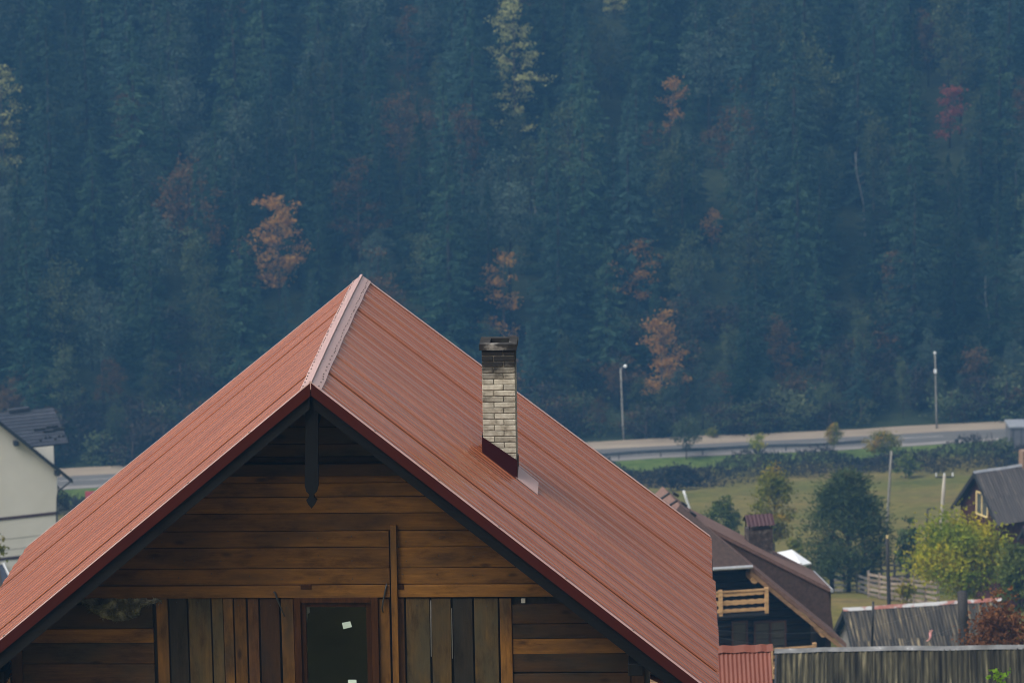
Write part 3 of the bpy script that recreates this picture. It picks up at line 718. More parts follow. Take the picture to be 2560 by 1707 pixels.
# its chimney with a ribbed tin canopy
ky = 3.2; (kx0, kz0), (kx1, kz1) = cpx(1872, 1384, ky), cpx(1932, 1322, ky)
kc = MB().box((kx0, ky, kz0 - .5), (kx1, ky + .6, kz1)).build('chimney', pm('dark_stone_cladding', [(.4, (.035, .026, .026)), (.55, (.07, .055, .05)), (.72, (.17, .15, .14))], 5, .8, .5), chalet)
zc0, zc1 = cpx(1866, 1315, ky)[1], cpx(1866, 1295, ky)[1]
for x in (kx0 + .01, kx1 - .05):
    for y in (ky + .02, ky + .52): MB().box((x, y, kz1), (x + .04, y + .04, zc0 + .12)).build('canopy_leg', M['iron'], kc)
q = MB(); n = 28; xa, xb = kx0 - .06, kx1 + .06
for j in range(3):
    for i in range(n + 1):
        q.v.append((xa + (xb - xa) * i / n, ky - .1 + .4 * j, (zc0 if j != 1 else zc1 + .03) + (.016 if i % 4 in (1, 2) else 0)))
for j in range(2):
    for i in range(n): q.f.append((j*(n+1)+i, j*(n+1)+i+1, (j+1)*(n+1)+i+1, (j+1)*(n+1)+i))
q.build('chimney_canopy', roofpaint('plum_tin', (.045, .022, .028), (.065, .03, .036), .6, .3), kc)

# white sheet pavilion beyond the chalet
pw = [at(1934, 1373, 168), at(1980, 1373, 170), at(2029, 1407, 166.5), at(2004, 1411, 164)]
po = Vector((sum(p.x for p in pw) / 4, sum(p.y for p in pw) / 4, 0)); po.z = T(po.x, po.y)
pav = empty('pavilion', po); tag(pav, 'small pavilion with a bright white sheet roof behind the chalet chimney', 'pavilion')
lw = [p - po for p in pw]
lw[0] = Vector((lw[0].x - .6, lw[0].y - 1, lw[0].z + .0))
MB().slab(lw[3], lw[2], lw[1], lw[0], .06).build('roof', M['white_paint'], pav)
for p in lw: MB().box((p.x * .9 - .05, p.y * .9 - .05, -.2), (p.x * .9 + .05, p.y * .9 + .05, p.z - .02)).build('post', M['fence'], pav)

# ------------------------------------------------------------------ cream plastered house on the left
WYD = 235.0
wa = at(181, 1199, WYD); WO = Vector((wa.x - 6.0, wa.y - 2.4, 0)); WO.z = T(WO.x, WO.y) - .5
WF = Fr(WO, -22.0); white = empty('plastered_house', WO, WF.az); tag(white, 'cream plastered house with a dark tiled roof and brown wall bands at the left edge', 'house')
wp = lambda px, py, y=0.: (lambda p: (p.x, p.z))(WF.y(px, py, y))
e1, e0 = wp(181, 1199), wp(0, 1053)
wt = (e0[1] - e1[1]) / (e1[0] - e0[0]); wrx = wp(149, 1250)[0]; half = e1[0] + 0.0
wcx = e1[0] - 6.3                                                           # centre line of the gable
wA = e1[1] + (e1[0] - wcx) * wt; wz = lambda x: wA - abs(x - wcx) * wt
wxl2 = 2 * wcx - wrx
q = MB(); q.prism([(wxl2, -2), (wrx, -2), (wrx, wz(wrx) - .12), (wcx, wA - .12), (wxl2, wz(wrx) - .12)], .45, .75); q.build('wall', M['plaster'], white)
for s in (1, -1):
    a = [(wcx, 0, wA), (wcx + s * 6.3, 0, e1[1]), (wcx + s * 6.3, .8, e1[1]), (wcx, .8, wA)]
    q = MB(); q.slab(*(a if s > 0 else a[::-1]), .18); q.build('roof_slope', M['slate'], white)
    MB().prism([(wcx, wA + .02), (wcx + s * 6.32, e1[1] + .02), (wcx + s * 6.32, e1[1] - .25), (wcx, wA - .27)], -.05, .02).build('bargeboard', M['iron'], white)
for py1 in (1290, 1390):
    x, z = wp(70, py1, .4); MB().box((wxl2 - .03, .42, z - .1), (wrx + .03, .449, z + .1)).build('wall_band', M['brown_band'], white)
for py1 in (1345, 1372):
    x, z = wp(40, py1, .4); MB().box((wxl2, .44, z - .015), (wrx - .4, .449, z + .015)).build('wall_groove', M['concrete'], white)
for px, py in ((40, 1108), (143, 1183)):
    x, z = wp(px, py, .2); MB().box((x - .14, .0, z - .13), (x + .14, .45, z + .13)).build('purlin_end', M['iron'], white)
# wing behind the gable: plastered body and a tiled roof sloping to the camera, each course its own row
eL = WF.y(92, 1121, .82); eR = WF.y(172, 1108, .82); eL.x -= 7.5; eL.z = eR.z
tR = WF.y(134, 1020, 4.6); tL = Vector((tR.x - 9, tR.y, tR.z))
MB().box((wxl2, .78, -2), (wrx - .05, 8.0, eR.z - .06)).build('wing_wall', M['plaster'], white)
MB().slab((tL.x, 4.55, tL.z - .02), (tR.x, 4.55, tR.z - .02), (tR.x + .6, 8.3, eR.z - .3), (tL.x, 8.3, eR.z - .3), .1).build('rear_slope', M['slate'], white)
rows = 11
for i in range(rows):
    f0, f1 = i / rows, (i + 1) / rows + .012
    a, b_ = eL.lerp(tL, f0), eR.lerp(tR, f0); c, d = eR.lerp(tR, f1), eL.lerp(tL, f1); n_ = (b_ - a).cross(d - a).normalized()
    if n_.z < 0: n_ = -n_
    up0 = n_ * .05; up1 = n_ * .012
    q = MB(); q.add([a + up0, b_ + up0, c + up1, d + up1, a - up0, b_ - up0, c - up0, d - up0], [(0, 1, 2, 3), (7, 6, 5, 4), (0, 4, 5, 1), (1, 5, 6, 2), (2, 6, 7, 3), (3, 7, 4, 0)])
    q.build('tile_row', M['slate'], white)
q = MB(); q.beam(tL.lerp(tR, .67) + Vector((0, 0, .1)), tL.lerp(tR, .82) + Vector((0, 0, .14)), .5, .2); q.build('ridge_vent', M['slate'], white)
for fx, fz in ((.84, .40), (.90, .32), (.93, .44), (.97, .36)):
    p = eL.lerp(eR, fx).lerp(tL.lerp(tR, fx), fz); q = MB(); q.beam(p + Vector((0, 0, .14)) - (eR - eL).normalized() * .38, p + Vector((0, 0, .14)) + (eR - eL).normalized() * .38, .08, .12); q.build('snow_guard', M['iron'], white)
for fx in (.82, .86, .89, .92, .95, .98):
    p = eL.lerp(eR, fx).lerp(tL.lerp(tR, fx), .12 + .06 * (int(fx * 20) % 2)); MB().box(p - Vector((.06, .06, -.02)), p + Vector((.06, .06, .16))).build('snow_hook', M['iron'], white)
# gutter pipe
pp = [WF.y(177, 1203, -.05), WF.y(160, 1216, .1), WF.y(145, 1228, .38), WF.y(143, 1240, .38), WF.y(142, 1310, .38), Vector((WF.y(142, 1310, .38).x, .38, -1.5))]
MB().tube(pp, .055, 8).build('downpipe', M['iron'], white)
# iron balcony at the side
bz = WF.y(170, 1272, 2.0).z; bx_ = wrx
bl = MB().box((bx_, 1.6, bz - .12), (bx_ + 1.0, 4.2, bz)).build('balcony', M['concrete'], white)
q = MB()
for (a, b_) in (((bx_, 1.6), (bx_ + 1.0, 1.6)), ((bx_ + 1.0, 1.6), (bx_ + 1.0, 4.2))):
    for zz in (.08, 1.05): q.beam((a[0], a[1], bz + zz), (b_[0], b_[1], bz + zz), .05, .05)
    for i in range(8):
        f = i / 7; x, y = a[0] + (b_[0] - a[0]) * f, a[1] + (b_[1] - a[1]) * f; q.beam((x, y, bz), (x, y, bz + 1.05), .035, .035, (1, 0, 0))
    q.beam((a[0], a[1], bz + .1), (b_[0], b_[1], bz + 1.0), .05, .05); q.beam((a[0], a[1], bz + 1.0), (b_[0], b_[1], bz + .1), .05, .05)
q.build('railing', M['iron'], bl)
# porch roof at the foot of the house
pz = wp(0, 1425, -1.0)
MB().slab((pz[0] - 3, -1.8, pz[1] - .6), (pz[0] + .55, -1.8, pz[1] - .75), (pz[0] + .55, .4, pz[1] + .0), (pz[0] - 3, .4, pz[1] + .05), .12).build('porch_roof', M['slate'], white)
MB().beam((pz[0] + .58, -1.8, pz[1] - .72), (pz[0] + .58, .4, pz[1] + .04), .08, .14).build('porch_trim', M['white_paint'], white)

# ------------------------------------------------------------------ corrugated sheets
def corr(q, O_, ux, down, n, width, pitch, h, seg=3, per=6):
    """wavy sheet: O_ corner, ux unit across the waves, down vector, n unit normal"""
    k = max(2, int(round(width / pitch * per))); b = len(q.v)
    for j in range(seg + 1):
        for i in range(k + 1):
            x = width * i / k; q.v.append(tuple(O_ + ux * x + down * (j / seg) + n * (h * .5 * math.sin(2 * math.pi * x / pitch))))
    for j in range(seg):
        for i in range(k): q.f.append((b + j*(k+1)+i, b + (j+1)*(k+1)+i, b + (j+1)*(k+1)+i+1, b + j*(k+1)+i+1))
def tin_building(name, label, ridge_a, ridge_b, halfw, drop, mats, sheet_w, rows, pitch, h, gable_mat, cat='shed', ridge_mat=None, over=.25, wallmat=None, ridge_r=.11, back=True, base_drop=None):
    """gable building with its ridge from ridge_a to ridge_b, sheets laid one by one; the slope on the -n side faces the camera"""
    d = Vector((ridge_b.x - ridge_a.x, ridge_b.y - ridge_a.y, 0)); Lr = d.length; d.normalize(); az = math.atan2(-d.y, d.x)
    mid = (ridge_a + ridge_b) / 2; gz = min(T(mid.x, mid.y), T(ridge_a.x, ridge_a.y)) - .3
    o = Vector((ridge_a.x, ridge_a.y, gz)); e = empty(name, o, az); tag(e, label, cat)
    fr = Fr(o, math.degrees(az)); za, zb = ridge_a.z - gz, ridge_b.z - gz
    sag = lambda x: za + (zb - za) * x / Lr
    r = random.Random(len(label))
    for sgn in ((-1, 1) if back else (-1,)):
        nsh = max(1, int(round(Lr / sheet_w))); sw = Lr / nsh
        for rr in range(rows):
            for i in range(nsh):
                x = i * sw; z0 = sag(x + sw / 2); dn = Vector((0, sgn * halfw, -drop)) / rows; n_ = Vector((0, sgn * drop, halfw)).normalized()
                O_ = Vector((x, 0, z0)) + dn * rr * .985 + n_ * (.012 * (rows - rr) + .008 * (i % 2) + r.uniform(0, .006)); q = MB()
                dx = Vector((1, 0, (zb - za) / Lr)).normalized()
                corr(q, O_, dx, dn * (1.03 + r.uniform(0, .02)), n_, sw + pitch * .3, pitch, h)
                q.build('roof_sheet', mats[r.randrange(len(mats))], e, smooth=True)
    q = MB(); pts = [(-over * .3 + (Lr + over * .6) * i / 12, 0, sag(Lr * i / 12) + .045 + h * .5 + r.uniform(-.015, .015)) for i in range(13)]
    for i in range(12):
        a, b_ = Vector(pts[i]), Vector(pts[i + 1])
        kd = drop / halfw * .8
        q.add([a + Vector((0, -ridge_r, -ridge_r * kd)), b_ + Vector((.02, -ridge_r, -ridge_r * kd)), b_ + Vector((.02, 0, .035)), a + Vector((0, 0, .035)), a + Vector((0, ridge_r, -ridge_r * kd)), b_ + Vector((.02, ridge_r, -ridge_r * kd))], [(0, 1, 2, 3), (3, 2, 5, 4)])
    q.build('ridge_cap', ridge_mat, e)
    hw = halfw * .86; zt_ = lambda x, k: sag(x) - drop * .86 * k - .1
    for x0_, x1_, nm in ((over, over + .1, 'gable_wall'), (Lr - over - .1, Lr - over, 'gable_wall')):
        MB().add([(x0_, -hw, -.5), (x0_, hw, -.5), (x0_, hw, zt_(x0_, 1)), (x0_, 0, zt_(x0_, 0)), (x0_, -hw, zt_(x0_, 1)), (x1_, -hw, -.5), (x1_, hw, -.5), (x1_, hw, zt_(x1_, 1)), (x1_, 0, zt_(x1_, 0)), (x1_, -hw, zt_(x1_, 1))],
                 [(0, 4, 3, 2, 1), (5, 6, 7, 8, 9), (0, 1, 6, 5), (1, 2, 7, 6), (2, 3, 8, 7), (3, 4, 9, 8), (4, 0, 5, 9)]).build(nm, gable_mat, e)
    for sgn in (-1, 1):
        MB().box((over + .1, min(sgn * hw, sgn * (hw - .1)), -.5), (Lr - over - .1, max(sgn * hw, sgn * (hw - .1)), zt_(0, 1) - .05)).build('side_wall', wallmat or gable_mat, e)
        for x0_ in (-.04, ):
            q = MB(); q.beam((x0_, 0, za - .08), (x0_, sgn * halfw * 1.02, za - drop * 1.02 - .08), .05, .2, (0, 0, 1)); q.build('bargeboard', M['iron'], e)
    return e, fr, za
# long mossy barn roof along the bottom right
barn, _, _ = tin_building('barn', 'long barn with a mossy grey corrugated roof along the bottom right', at(1944, 1630, 88), at(2660, 1619, 87.4), 3.2, 1.9, [M['slate_barn']], 1.05, 2, .133, .05, M['grey_plank'], 'barn', M['ridge_grey'], ridge_r=.10)
# shed behind it with streaked sheets and a patchy ridge
shed, _, _ = tin_building('shed', 'weathered shed with streaked fibre-cement sheets and a patchy red and white ridge', at(2111, 1524, 158), at(2498, 1499, 158.9), 2.7, 2.0, [M['slate_shed']], 1.13, 2, .15, .04, M['grey_plank'], 'shed', M['ridge_patchy'], ridge_r=.14)
# dark small house at the right edge, gable turned to the left
dh_a = at(2437, 1181, 206); dh_b = dh_a + Vector((5.6, 2.6, 0.1))
dark, dfr, dza = tin_building('dark_cottage', 'dark cottage with corrugated roof and a yellow-framed gable window at the right edge', dh_a, dh_b, 2.35, 2.45, [M['slate_dark']], 1.1, 2, .17, .04, M['red_brown_wall'], 'house', M['zinc'], over=.35)
# its window on the gable (x = over plane)
def gwin(y0, y1, z0, z1):
    X = .35; q = MB(); t = .08
    for a in ((y0 - t, y0, z0 - t, z1 + t), (y1, y1 + t, z0 - t, z1 + t), (y0, y1, z1, z1 + t), (y0, y1, z0 - t, z0), ((y0 + y1) / 2 - .03, (y0 + y1) / 2 + .03, z0, z1)):
        q.box((X - .07, a[0], a[2]), (X - .01, a[1], a[3]))
    f = q.build('window', M['yellow_frame'], dark); MB().box((X - .03, y0, z0), (X - .012, y1, z1)).build('pane', M['curtain'], f)
gwin(-.80, .25, dza - 2.35, dza - 1.2)
MB().box((3.0, -.2, dza - .3), (3.45, .25, dza + .9)).build('chimney', pm('clay_chimney', [(.3, (.22, .14, .095)), (.7, (.30, .20, .14))], 6, .9), dark)
# a plum roof corner past the cottage
ca = at(2546, 1336, 196)
nb, _, _ = tin_building('side_shed', 'plum tin roof corner peeking in at the right edge below the dark cottage', ca + Vector((.35, .4, .28)), ca + Vector((4.5, .9, .35)), 1.2, .9, [bpy.data.materials['plum_tin']], 1.0, 1, .1, .02, M['red_brown_wall'], 'shed', bpy.data.materials['plum_tin'])
# small red-roofed lean-to below the eave
ra, rb_ = at(1770, 1627, 62), at(1923, 1621, 62)
leanto, _, _ = tin_building('red_lean_to', 'small outbuilding with a red ribbed roof just below the main eave', ra, rb_, 1.6, 1.5, [M['red_old']], 1.0, 1, .0725, .014, M['brown_z'], 'shed', M['red_old'], over=.12, ridge_r=.09)

# grey utility block by the road
u0 = hit(2524, 1128); u1 = at(2524, 1066, u0.y)
ub = empty('utility_block', u0); tag(ub, 'grey flat-roofed block beside the road at the right edge', 'building')
hh = u1.z - u0.z
MB().box((0, 0, -.5), (4, 3, hh - .15)).build('wall', pm('grey_cladding', [(.3, (.10, .10, .11)), (.7, (.14, .14, .15))], 2, .8), ub)
MB().box((-.1, -.1, hh - .15), (4.1, 3.1, hh)).build('roof', M['zinc'], ub)
for i in range(5): MB().box((.3 + i * .75, -.03, 0), (.36 + i * .75, 0, hh - .2)).build('rib', M['iron'], ub)

# ------------------------------------------------------------------ guardrail, lamps, poles, wires, fences
xa, xb = at(1440, 1120, 357).x, at(2165, 1105, 357).x
gr0 = Vector((xa, SY(353.3, xa), T(xa, SY(353.3, xa)))); gr = empty('guardrail', gr0); tag(gr, 'dark steel guardrail along the near side of the road', 'guardrail')
M['dull_steel'] = pm('dull_steel', [(.3, (.05, .055, .06)), (.7, (.085, .09, .095))], 2, .6, metal=.2)
q = MB(); n = 30; prof = [(-.04, .42), (-.09, .5), (-.03, .58), (-.09, .66), (-.04, .76)]
for j in range(n + 1):
    x = xa + (xb - xa) * j / n; y = SY(353.3, x); z = T(x, y)
    for dy, dz in prof: q.v.append((x - gr0.x, y + dy - gr0.y, z + dz - gr0.z))
for j in range(n):
    for i in range(4): q.f.append((j*5+i, (j+1)*5+i, (j+1)*5+i+1, j*5+i+1))
q.build('beam', M['dull_steel'], gr)
x = xa
while x < xb:
    y = SY(353.3, x); z = T(x, y); MB().box((x - gr0.x - .06, y - gr0.y - .02, z - gr0.z - .3), (x - gr0.x + .06, y - gr0.y + .1, z - gr0.z + .72)).build('post', M['dull_steel'], gr); x += 4
def pole(name, label, cat, base_px, top_px, Y=None, r0=.10, r1=.07, mat=None, group=None):
    b = hit(*base_px) if Y is None else at(*base_px, Y)
    t = at(*top_px, b.y); gz = T(b.x, b.y); d = (t - b)
    if Y is not None and b.z > gz: b = b - d.normalized() * ((b.z - gz) / d.normalized().z)
    e = empty(name, b); tag(e, label, cat, group); tl = t - b
    MB().tube([(0, 0, 0) if i == 0 else tl * (i / 4) for i in range(5)], [r0 + (r1 - r0) * i / 4 for i in range(5)], 8).build('pole', mat or M['concrete'], e, smooth=True)
    return e, tl
def lamp_head(e, p, r=.17):
    MB().tube([p + Vector((0, 0, -.16)), p + Vector((0, 0, -.05)), p + Vector((0, 0, .08)), p + Vector((0, 0, .15))], [r * .5, r, r * .95, r * .3], 10).build('lamp_head', M['white_paint'], e, smooth=True)
e, t = pole('street_lamp', 'pale street lamp post nearest the chimney on the far roadside', 'street lamp', (1559, 1100), (1551.5, 920), mat=M['concrete'])
MB().tube([t + Vector((0, 0, -.15)), t + Vector((.2, 0, .15)), t + Vector((.42, 0, .2))], .035, 6).build('arm', M['zinc'], e); lamp_head(e, t + Vector((.46, 0, .18)))
e, t = pole('street_lamp', 'grey street lamp post at the right with a white box below its head', 'street lamp', (2342, 1071), (2337.5, 885), mat=M['concrete'])
lamp_head(e, t + Vector((0, 0, .1)), .14); MB().box(t + Vector((-.12, -.22, -1.85)), t + Vector((.14, -.05, -1.5))).build('meter_box', M['white_paint'], e)
e1_, t1 = pole('utility_pole', 'leaning grey utility pole behind the dark pine', 'pole', (2221, 1255), (2228.5, 1127), 262, .11, .08, M['concrete'])
MB().beam(t1 + Vector((-.5, 0, -.3)), t1 + Vector((.5, 0, -.3)), .08, .1).build('crossarm', M['tarred'], e1_)
e2_, t2 = pole('utility_pole', 'pale concrete utility pole left of the dark cottage', 'pole', (2353, 1318), (2361, 1188), 228, .15, .10, pm('white_concrete', [(.3, (.36, .32, .26)), (.7, (.46, .42, .35))], 3, .9))
MB().tube([t2, t2 + Vector((-.05, 0, .9))], .035, 6).build('mast', M['iron'], e2_); MB().beam(t2 + Vector((-.55, 0, -.1)), t2 + Vector((.55, 0, -.1)), .07, .09).build('crossarm', M['iron'], e2_)
for dx in (-.5, 0, .5): MB().tube([t2 + Vector((dx, 0, -.05)), t2 + Vector((dx, 0, .16))], .05, 6).build('insulator', M['white_paint'], e2_)
e3_, t3 = pole('lamp_post', 'thin dark post with a short arm left of the pale pole', 'post', (2316, 1350), (2319, 1272), 222, .06, .05, M['tarred'])
MB().beam(t3, t3 + Vector((.45, 0, .03)), .06, .07).build('arm', M['tarred'], e3_)
e4_, t4 = pole('wooden_pole', 'dark wooden pole rising in front of the pine behind the shed', 'pole', (2222, 1500), (2218, 1345), 176, .10, .08, M['tarred'])
MB().tube([t4 + Vector((0, 0, .0)), t4 + Vector((0, 0, .14))], .06, 8).build('insulator', M['yellow_frame'], e4_)
e5_, t5 = pole('wooden_pole', 'thick black pole with insulators in front of the streaked shed', 'pole', (2410, 1590), (2405.5, 1478), 128, .19, .17, M['tarred'])
ins = []
for py in (1494, 1558):
    p = at(2413, py, 128) - e5_.location; ins.append(p + e5_.location); MB().tube([p + Vector((-.1, 0, -.05)), p + Vector((.03, 0, 0)), p + Vector((.03, 0, .12))], [.02, .05, .045], 8).build('insulator', M['white_paint'], e5_)
pole('rod', 'thin black rod standing above the mossy barn ridge', 'rod', (2180, 1625), (2183, 1503), 126, .045, .04, M['iron'])
pole('marker_post', 'short white post in the meadow above the chalet roof', 'post', (1717, 1250), (1709, 1226), 300, .10, .10, M['white_paint'])
def wire(label, a, b, sag, r=.012, name='wire', group=None):
    pts = [a.lerp(b, i / 16) - Vector((0, 0, sag * 4 * (i / 16) * (1 - i / 16))) for i in range(17)]
    tag(MB().tube(pts, r, 5).build(name, M['dull_steel'], smooth=True), label, 'wire', group)
wire('upper power line running left from the thick black pole', ins[0], at(1795, 1575, 96), .5, .006)
wire('lower power line running left from the thick black pole past the shed', ins[1], at(1795, 1592, 96), .6, .006)
wire('power line strung right of the thick black pole', ins[1], at(2620, 1560, 126), .2, .006)
wl = 'power line strung between the leaning grey pole and the pale concrete pole'
for dx in (-.5, .5):
    wire(wl, e1_.location + t1 + Vector((dx, 0, -.25)), e2_.location + t2 + Vector((dx, 0, .16)), 0.5, .008, group='power lines over the meadow')
wire('power line leading right from the pale concrete pole', e2_.location + t2 + Vector((.5, 0, .16)), at(2640, 1168, 236), .4, .008)
wire('slack line leading left from the leaning grey pole', e1_.location + t1 + Vector((-.5, 0, -.25)), at(1860, 1205, 285), .8, .008)
# pink ribbon caught on the line
rp = at(2329, 1574, 118); q = MB(); k = []
for i in range(9):
    f = i / 8; p = rp + Vector((-.16 * f * f - .03 * math.sin(f * 6), .02 * math.sin(f * 5), -.36 * f)); q.v += [tuple(p + Vector((-.045 + .02 * f, .02 * math.sin(f * 7), 0))), tuple(p + Vector((.045 - .02 * f, 0, 0)))]
q.f = [(2*i, 2*i+1, 2*i+3, 2*i+2) for i in range(8)]
rib = q.build('ribbon', pm('pink_cloth', [(.3, (.62, .26, .27)), (.7, (.75, .4, .38))], 5, .8)); sol = rib.modifiers.new('thick', 'SOLIDIFY'); sol.thickness = .006
tag(rib, 'pink ribbon dangling from the power line before the shed', 'ribbon')
def fence(label, p0, p1, nposts, rails, h, mat, group=None, lean=.03):
    r = random.Random(len(label)); e = empty('rail_fence', p0); tag(e, label, 'fence', group); P = []
    for i in range(nposts):
        p = p0.lerp(p1, i / (nposts - 1)); p.z = T(p.x, p.y); P.append(p - p0)
        MB().beam(P[-1] + Vector((0, 0, -.3)), P[-1] + Vector((r.uniform(-lean, lean), 0, h + r.uniform(0, .15))), .13, .13, (0, 1, 0)).build('post', mat, e)
    for i in range(nposts - 1):
        for k in range(rails):
            z = h * (.15 + .8 * k / (rails - 1)); MB().beam(P[i] + Vector((0, -.08, z + r.uniform(-.04, .04))), P[i + 1] + Vector((0, -.08, z + r.uniform(-.04, .04))), .05, .14).build('rail', mat, e)
f0_, f1_ = hit(2172, 1492), hit(2345, 1517)
fence('pale rail fence slanting down from the pine to the shed', f0_, f1_ + Vector((0, 0, 0)), 7, 5, 1.45, M['fence'])
fence('grey rail fence running left under the pine', hit(2085, 1478), hit(2172, 1489), 4, 4, 1.1, M['grey_plank'])
fence('dark rail fence in the shade between the pine and the yellow-green tree', hit(2172, 1462), hit(2300, 1458), 5, 4, 1.3, M['tarred'])

# ------------------------------------------------------------------ vegetation
def rvec(r, s=1): return Vector((r.gauss(0, s), r.gauss(0, s), r.gauss(0, s)))
def leafquad(q, p, d, w, l, r):
    """small bent leaf clump face"""
    s = d.cross(rvec(r)).normalized() * w / 2; k = len(q.v); e = p + d * l
    q.v += [tuple(p - s * .5), tuple(p + s * .5), tuple(e + s), tuple(e - s)]; q.f.append((k, k + 1, k + 2, k + 3))
def spruce_meshes(i, Hh=20.0, R=2.9, dens=1.0):
    r = random.Random(100 + i); c = MB(); t = MB()
    t.tube([(0, 0, -1.0), (0, 0, Hh * .5), (r.uniform(-.15, .15), r.uniform(-.15, .15), Hh)], [.26, .15, .02], 7)
    z = Hh * .06
    while z < Hh * .99:
        f = z / Hh; rad = R * min(1.0, 1.12 * (1 - f) ** (.78 + .1 * (i % 3))) * (.75 + .25 * min(1, f * 6)) + .12
        nb = max(4, int(7 * (1 - f) + 4))
        for b in range(nb):
            a = r.uniform(0, 2 * math.pi); L = rad * r.uniform(.55, 1.15); ca, sa = math.cos(a), math.sin(a); z0 = z + r.uniform(-.2, .2)
            dr = r.uniform(.12, .45); nseg = max(3, int(L / .2 * dens)); out = Vector((ca, sa, 0)); sid = Vector((-sa, ca, 0))
            for k in range(nseg):
                u = (k + r.random()) / nseg
                if u < .22 and L > 1: continue
                p = out * (L * u) + Vector((0, 0, z0 - dr * L * u * .8 + .5 * L * max(u - .6, 0) ** 2))
                tl = (.16 + .30 * L * (1 - u * .75)) * r.uniform(.6, 1.2)
                for sg in (-1, 1):                            # side sprays of the bough
                    d = (out * r.uniform(.5, 1.1) + sid * sg * r.uniform(.5, 1.1) + Vector((0, 0, r.uniform(-.55, .05)))).normalized()
                    leafquad(c, p, d, r.uniform(.07, .15), min(tl, .75), r)
                leafquad(c, p, (out * .35 + sid * r.uniform(-.4, .4) + Vector((0, 0, -1))).normalized(), r.uniform(.08, .16), r.uniform(.2, .45), r)
        z += Hh / 46 * r.uniform(.8, 1.2) * (1.0 if f < .85 else .7)
    for k in range(14): leafquad(c, Vector((0, 0, Hh - .9 + k * .06)), Vector((r.gauss(0, .5), r.gauss(0, .5), 1)).normalized(), .10, .35, r)
    return t, c
def broad_meshes(seed, Hh, rx, rz, n_cl, per, ls, trunk_h=.35, flat=.7, cl_r=.55, sparse_low=0, bark_r=.16, lean=0, shell=.55):
    r = random.Random(seed); c = MB(); t = MB(); cz0 = Hh - rz
    top = Vector((lean, 0, Hh * .93)); t.tube([(0, 0, -.6), (lean * .25, r.uniform(-.1, .1), Hh * .3), (lean * .6 + r.uniform(-.2, .2), 0, Hh * .62), tuple(top)], [bark_r, bark_r * .8, bark_r * .5, .02], 7)
    for k in range(n_cl):
        while True:
            v = rvec(r).normalized() * (shell + (1 - shell) * r.random()) * r.uniform(.75, 1.08)
            if not (sparse_low and v.z < -.3 and r.random() < sparse_low): break
        f = 1 - .25 * max(v.z, 0); cc = Vector((lean * .7 + v.x * rx * f, v.y * rx * f, cz0 + v.z * rz))
        a0 = Vector((lean * .5, 0, max(Hh * trunk_h, cc.z - r.uniform(.2, .5) * rz)))
        if k % 2 == 0: t.tube([tuple(a0), tuple(a0.lerp(cc, .55) + Vector((0, 0, .15))), tuple(cc)], [bark_r * .4, bark_r * .22, .015], 5, False)
        R_ = cl_r * r.uniform(.6, 1.35)
        for j in range(per):
            p = cc + Vector((r.gauss(0, R_ * .62), r.gauss(0, R_ * .62), r.gauss(0, R_ * .62 * flat)))
            d = (rvec(r) + Vector((0, 0, -.25))).normalized(); leafquad(c, p, d, ls * r.uniform(.6, 1.2), ls * r.uniform(.7, 1.3), r)
    return t, c
def limb_meshes(seed, Hh, rx, rz, n_cl, per, ls, flat=.5, cl_r=.5, bark_r=.14, lean=0, **_):
    r = random.Random(seed); c = MB(); t = MB(); z0 = Hh - 2 * rz
    tx = lambda z: lean * (z / Hh) ** 1.5
    t.tube([(0, 0, -.6), (tx(Hh * .4), .1, Hh * .4), (tx(Hh * .7), -.1, Hh * .7), (tx(Hh), 0, Hh * .97)], [bark_r, bark_r * .75, bark_r * .45, .02], 7)
    for k in range(n_cl):
        f = (k + r.random()) / n_cl; z = z0 + 2 * rz * f; a = r.uniform(0, 6.283)
        L = rx * (.35 + .85 * math.sin(math.pi * min(.12 + f * .86, 1)) ) * r.choice((.45, .7, .9, 1.15)); up = r.uniform(-.1, .45) + .35 * f
        d = Vector((math.cos(a), math.sin(a) * .8, up)).normalized(); p0 = Vector((tx(z), 0, z - .3 * L)); p1 = p0 + d * L
        t.tube([tuple(p0), tuple(p0.lerp(p1, .6) + Vector((0, 0, .1))), tuple(p1)], [bark_r * .35, bark_r * .2, .012], 5, False)
        for u in (.55, .8, 1.0):
            if r.random() < .2: continue
            cc = p0.lerp(p1, u) + rvec(r, .18); R_ = cl_r * r.uniform(.5, 1.25) * (1.1 - .3 * u)
            for j in range(per // 2):
                p = cc + Vector((r.gauss(0, R_), r.gauss(0, R_), r.gauss(0, R_ * flat))); leafquad(c, p, (rvec(r) + Vector((0, 0, -.3))).normalized(), ls * r.uniform(.5, 1.1), ls * r.uniform(.6, 1.3), r)
    return t, c
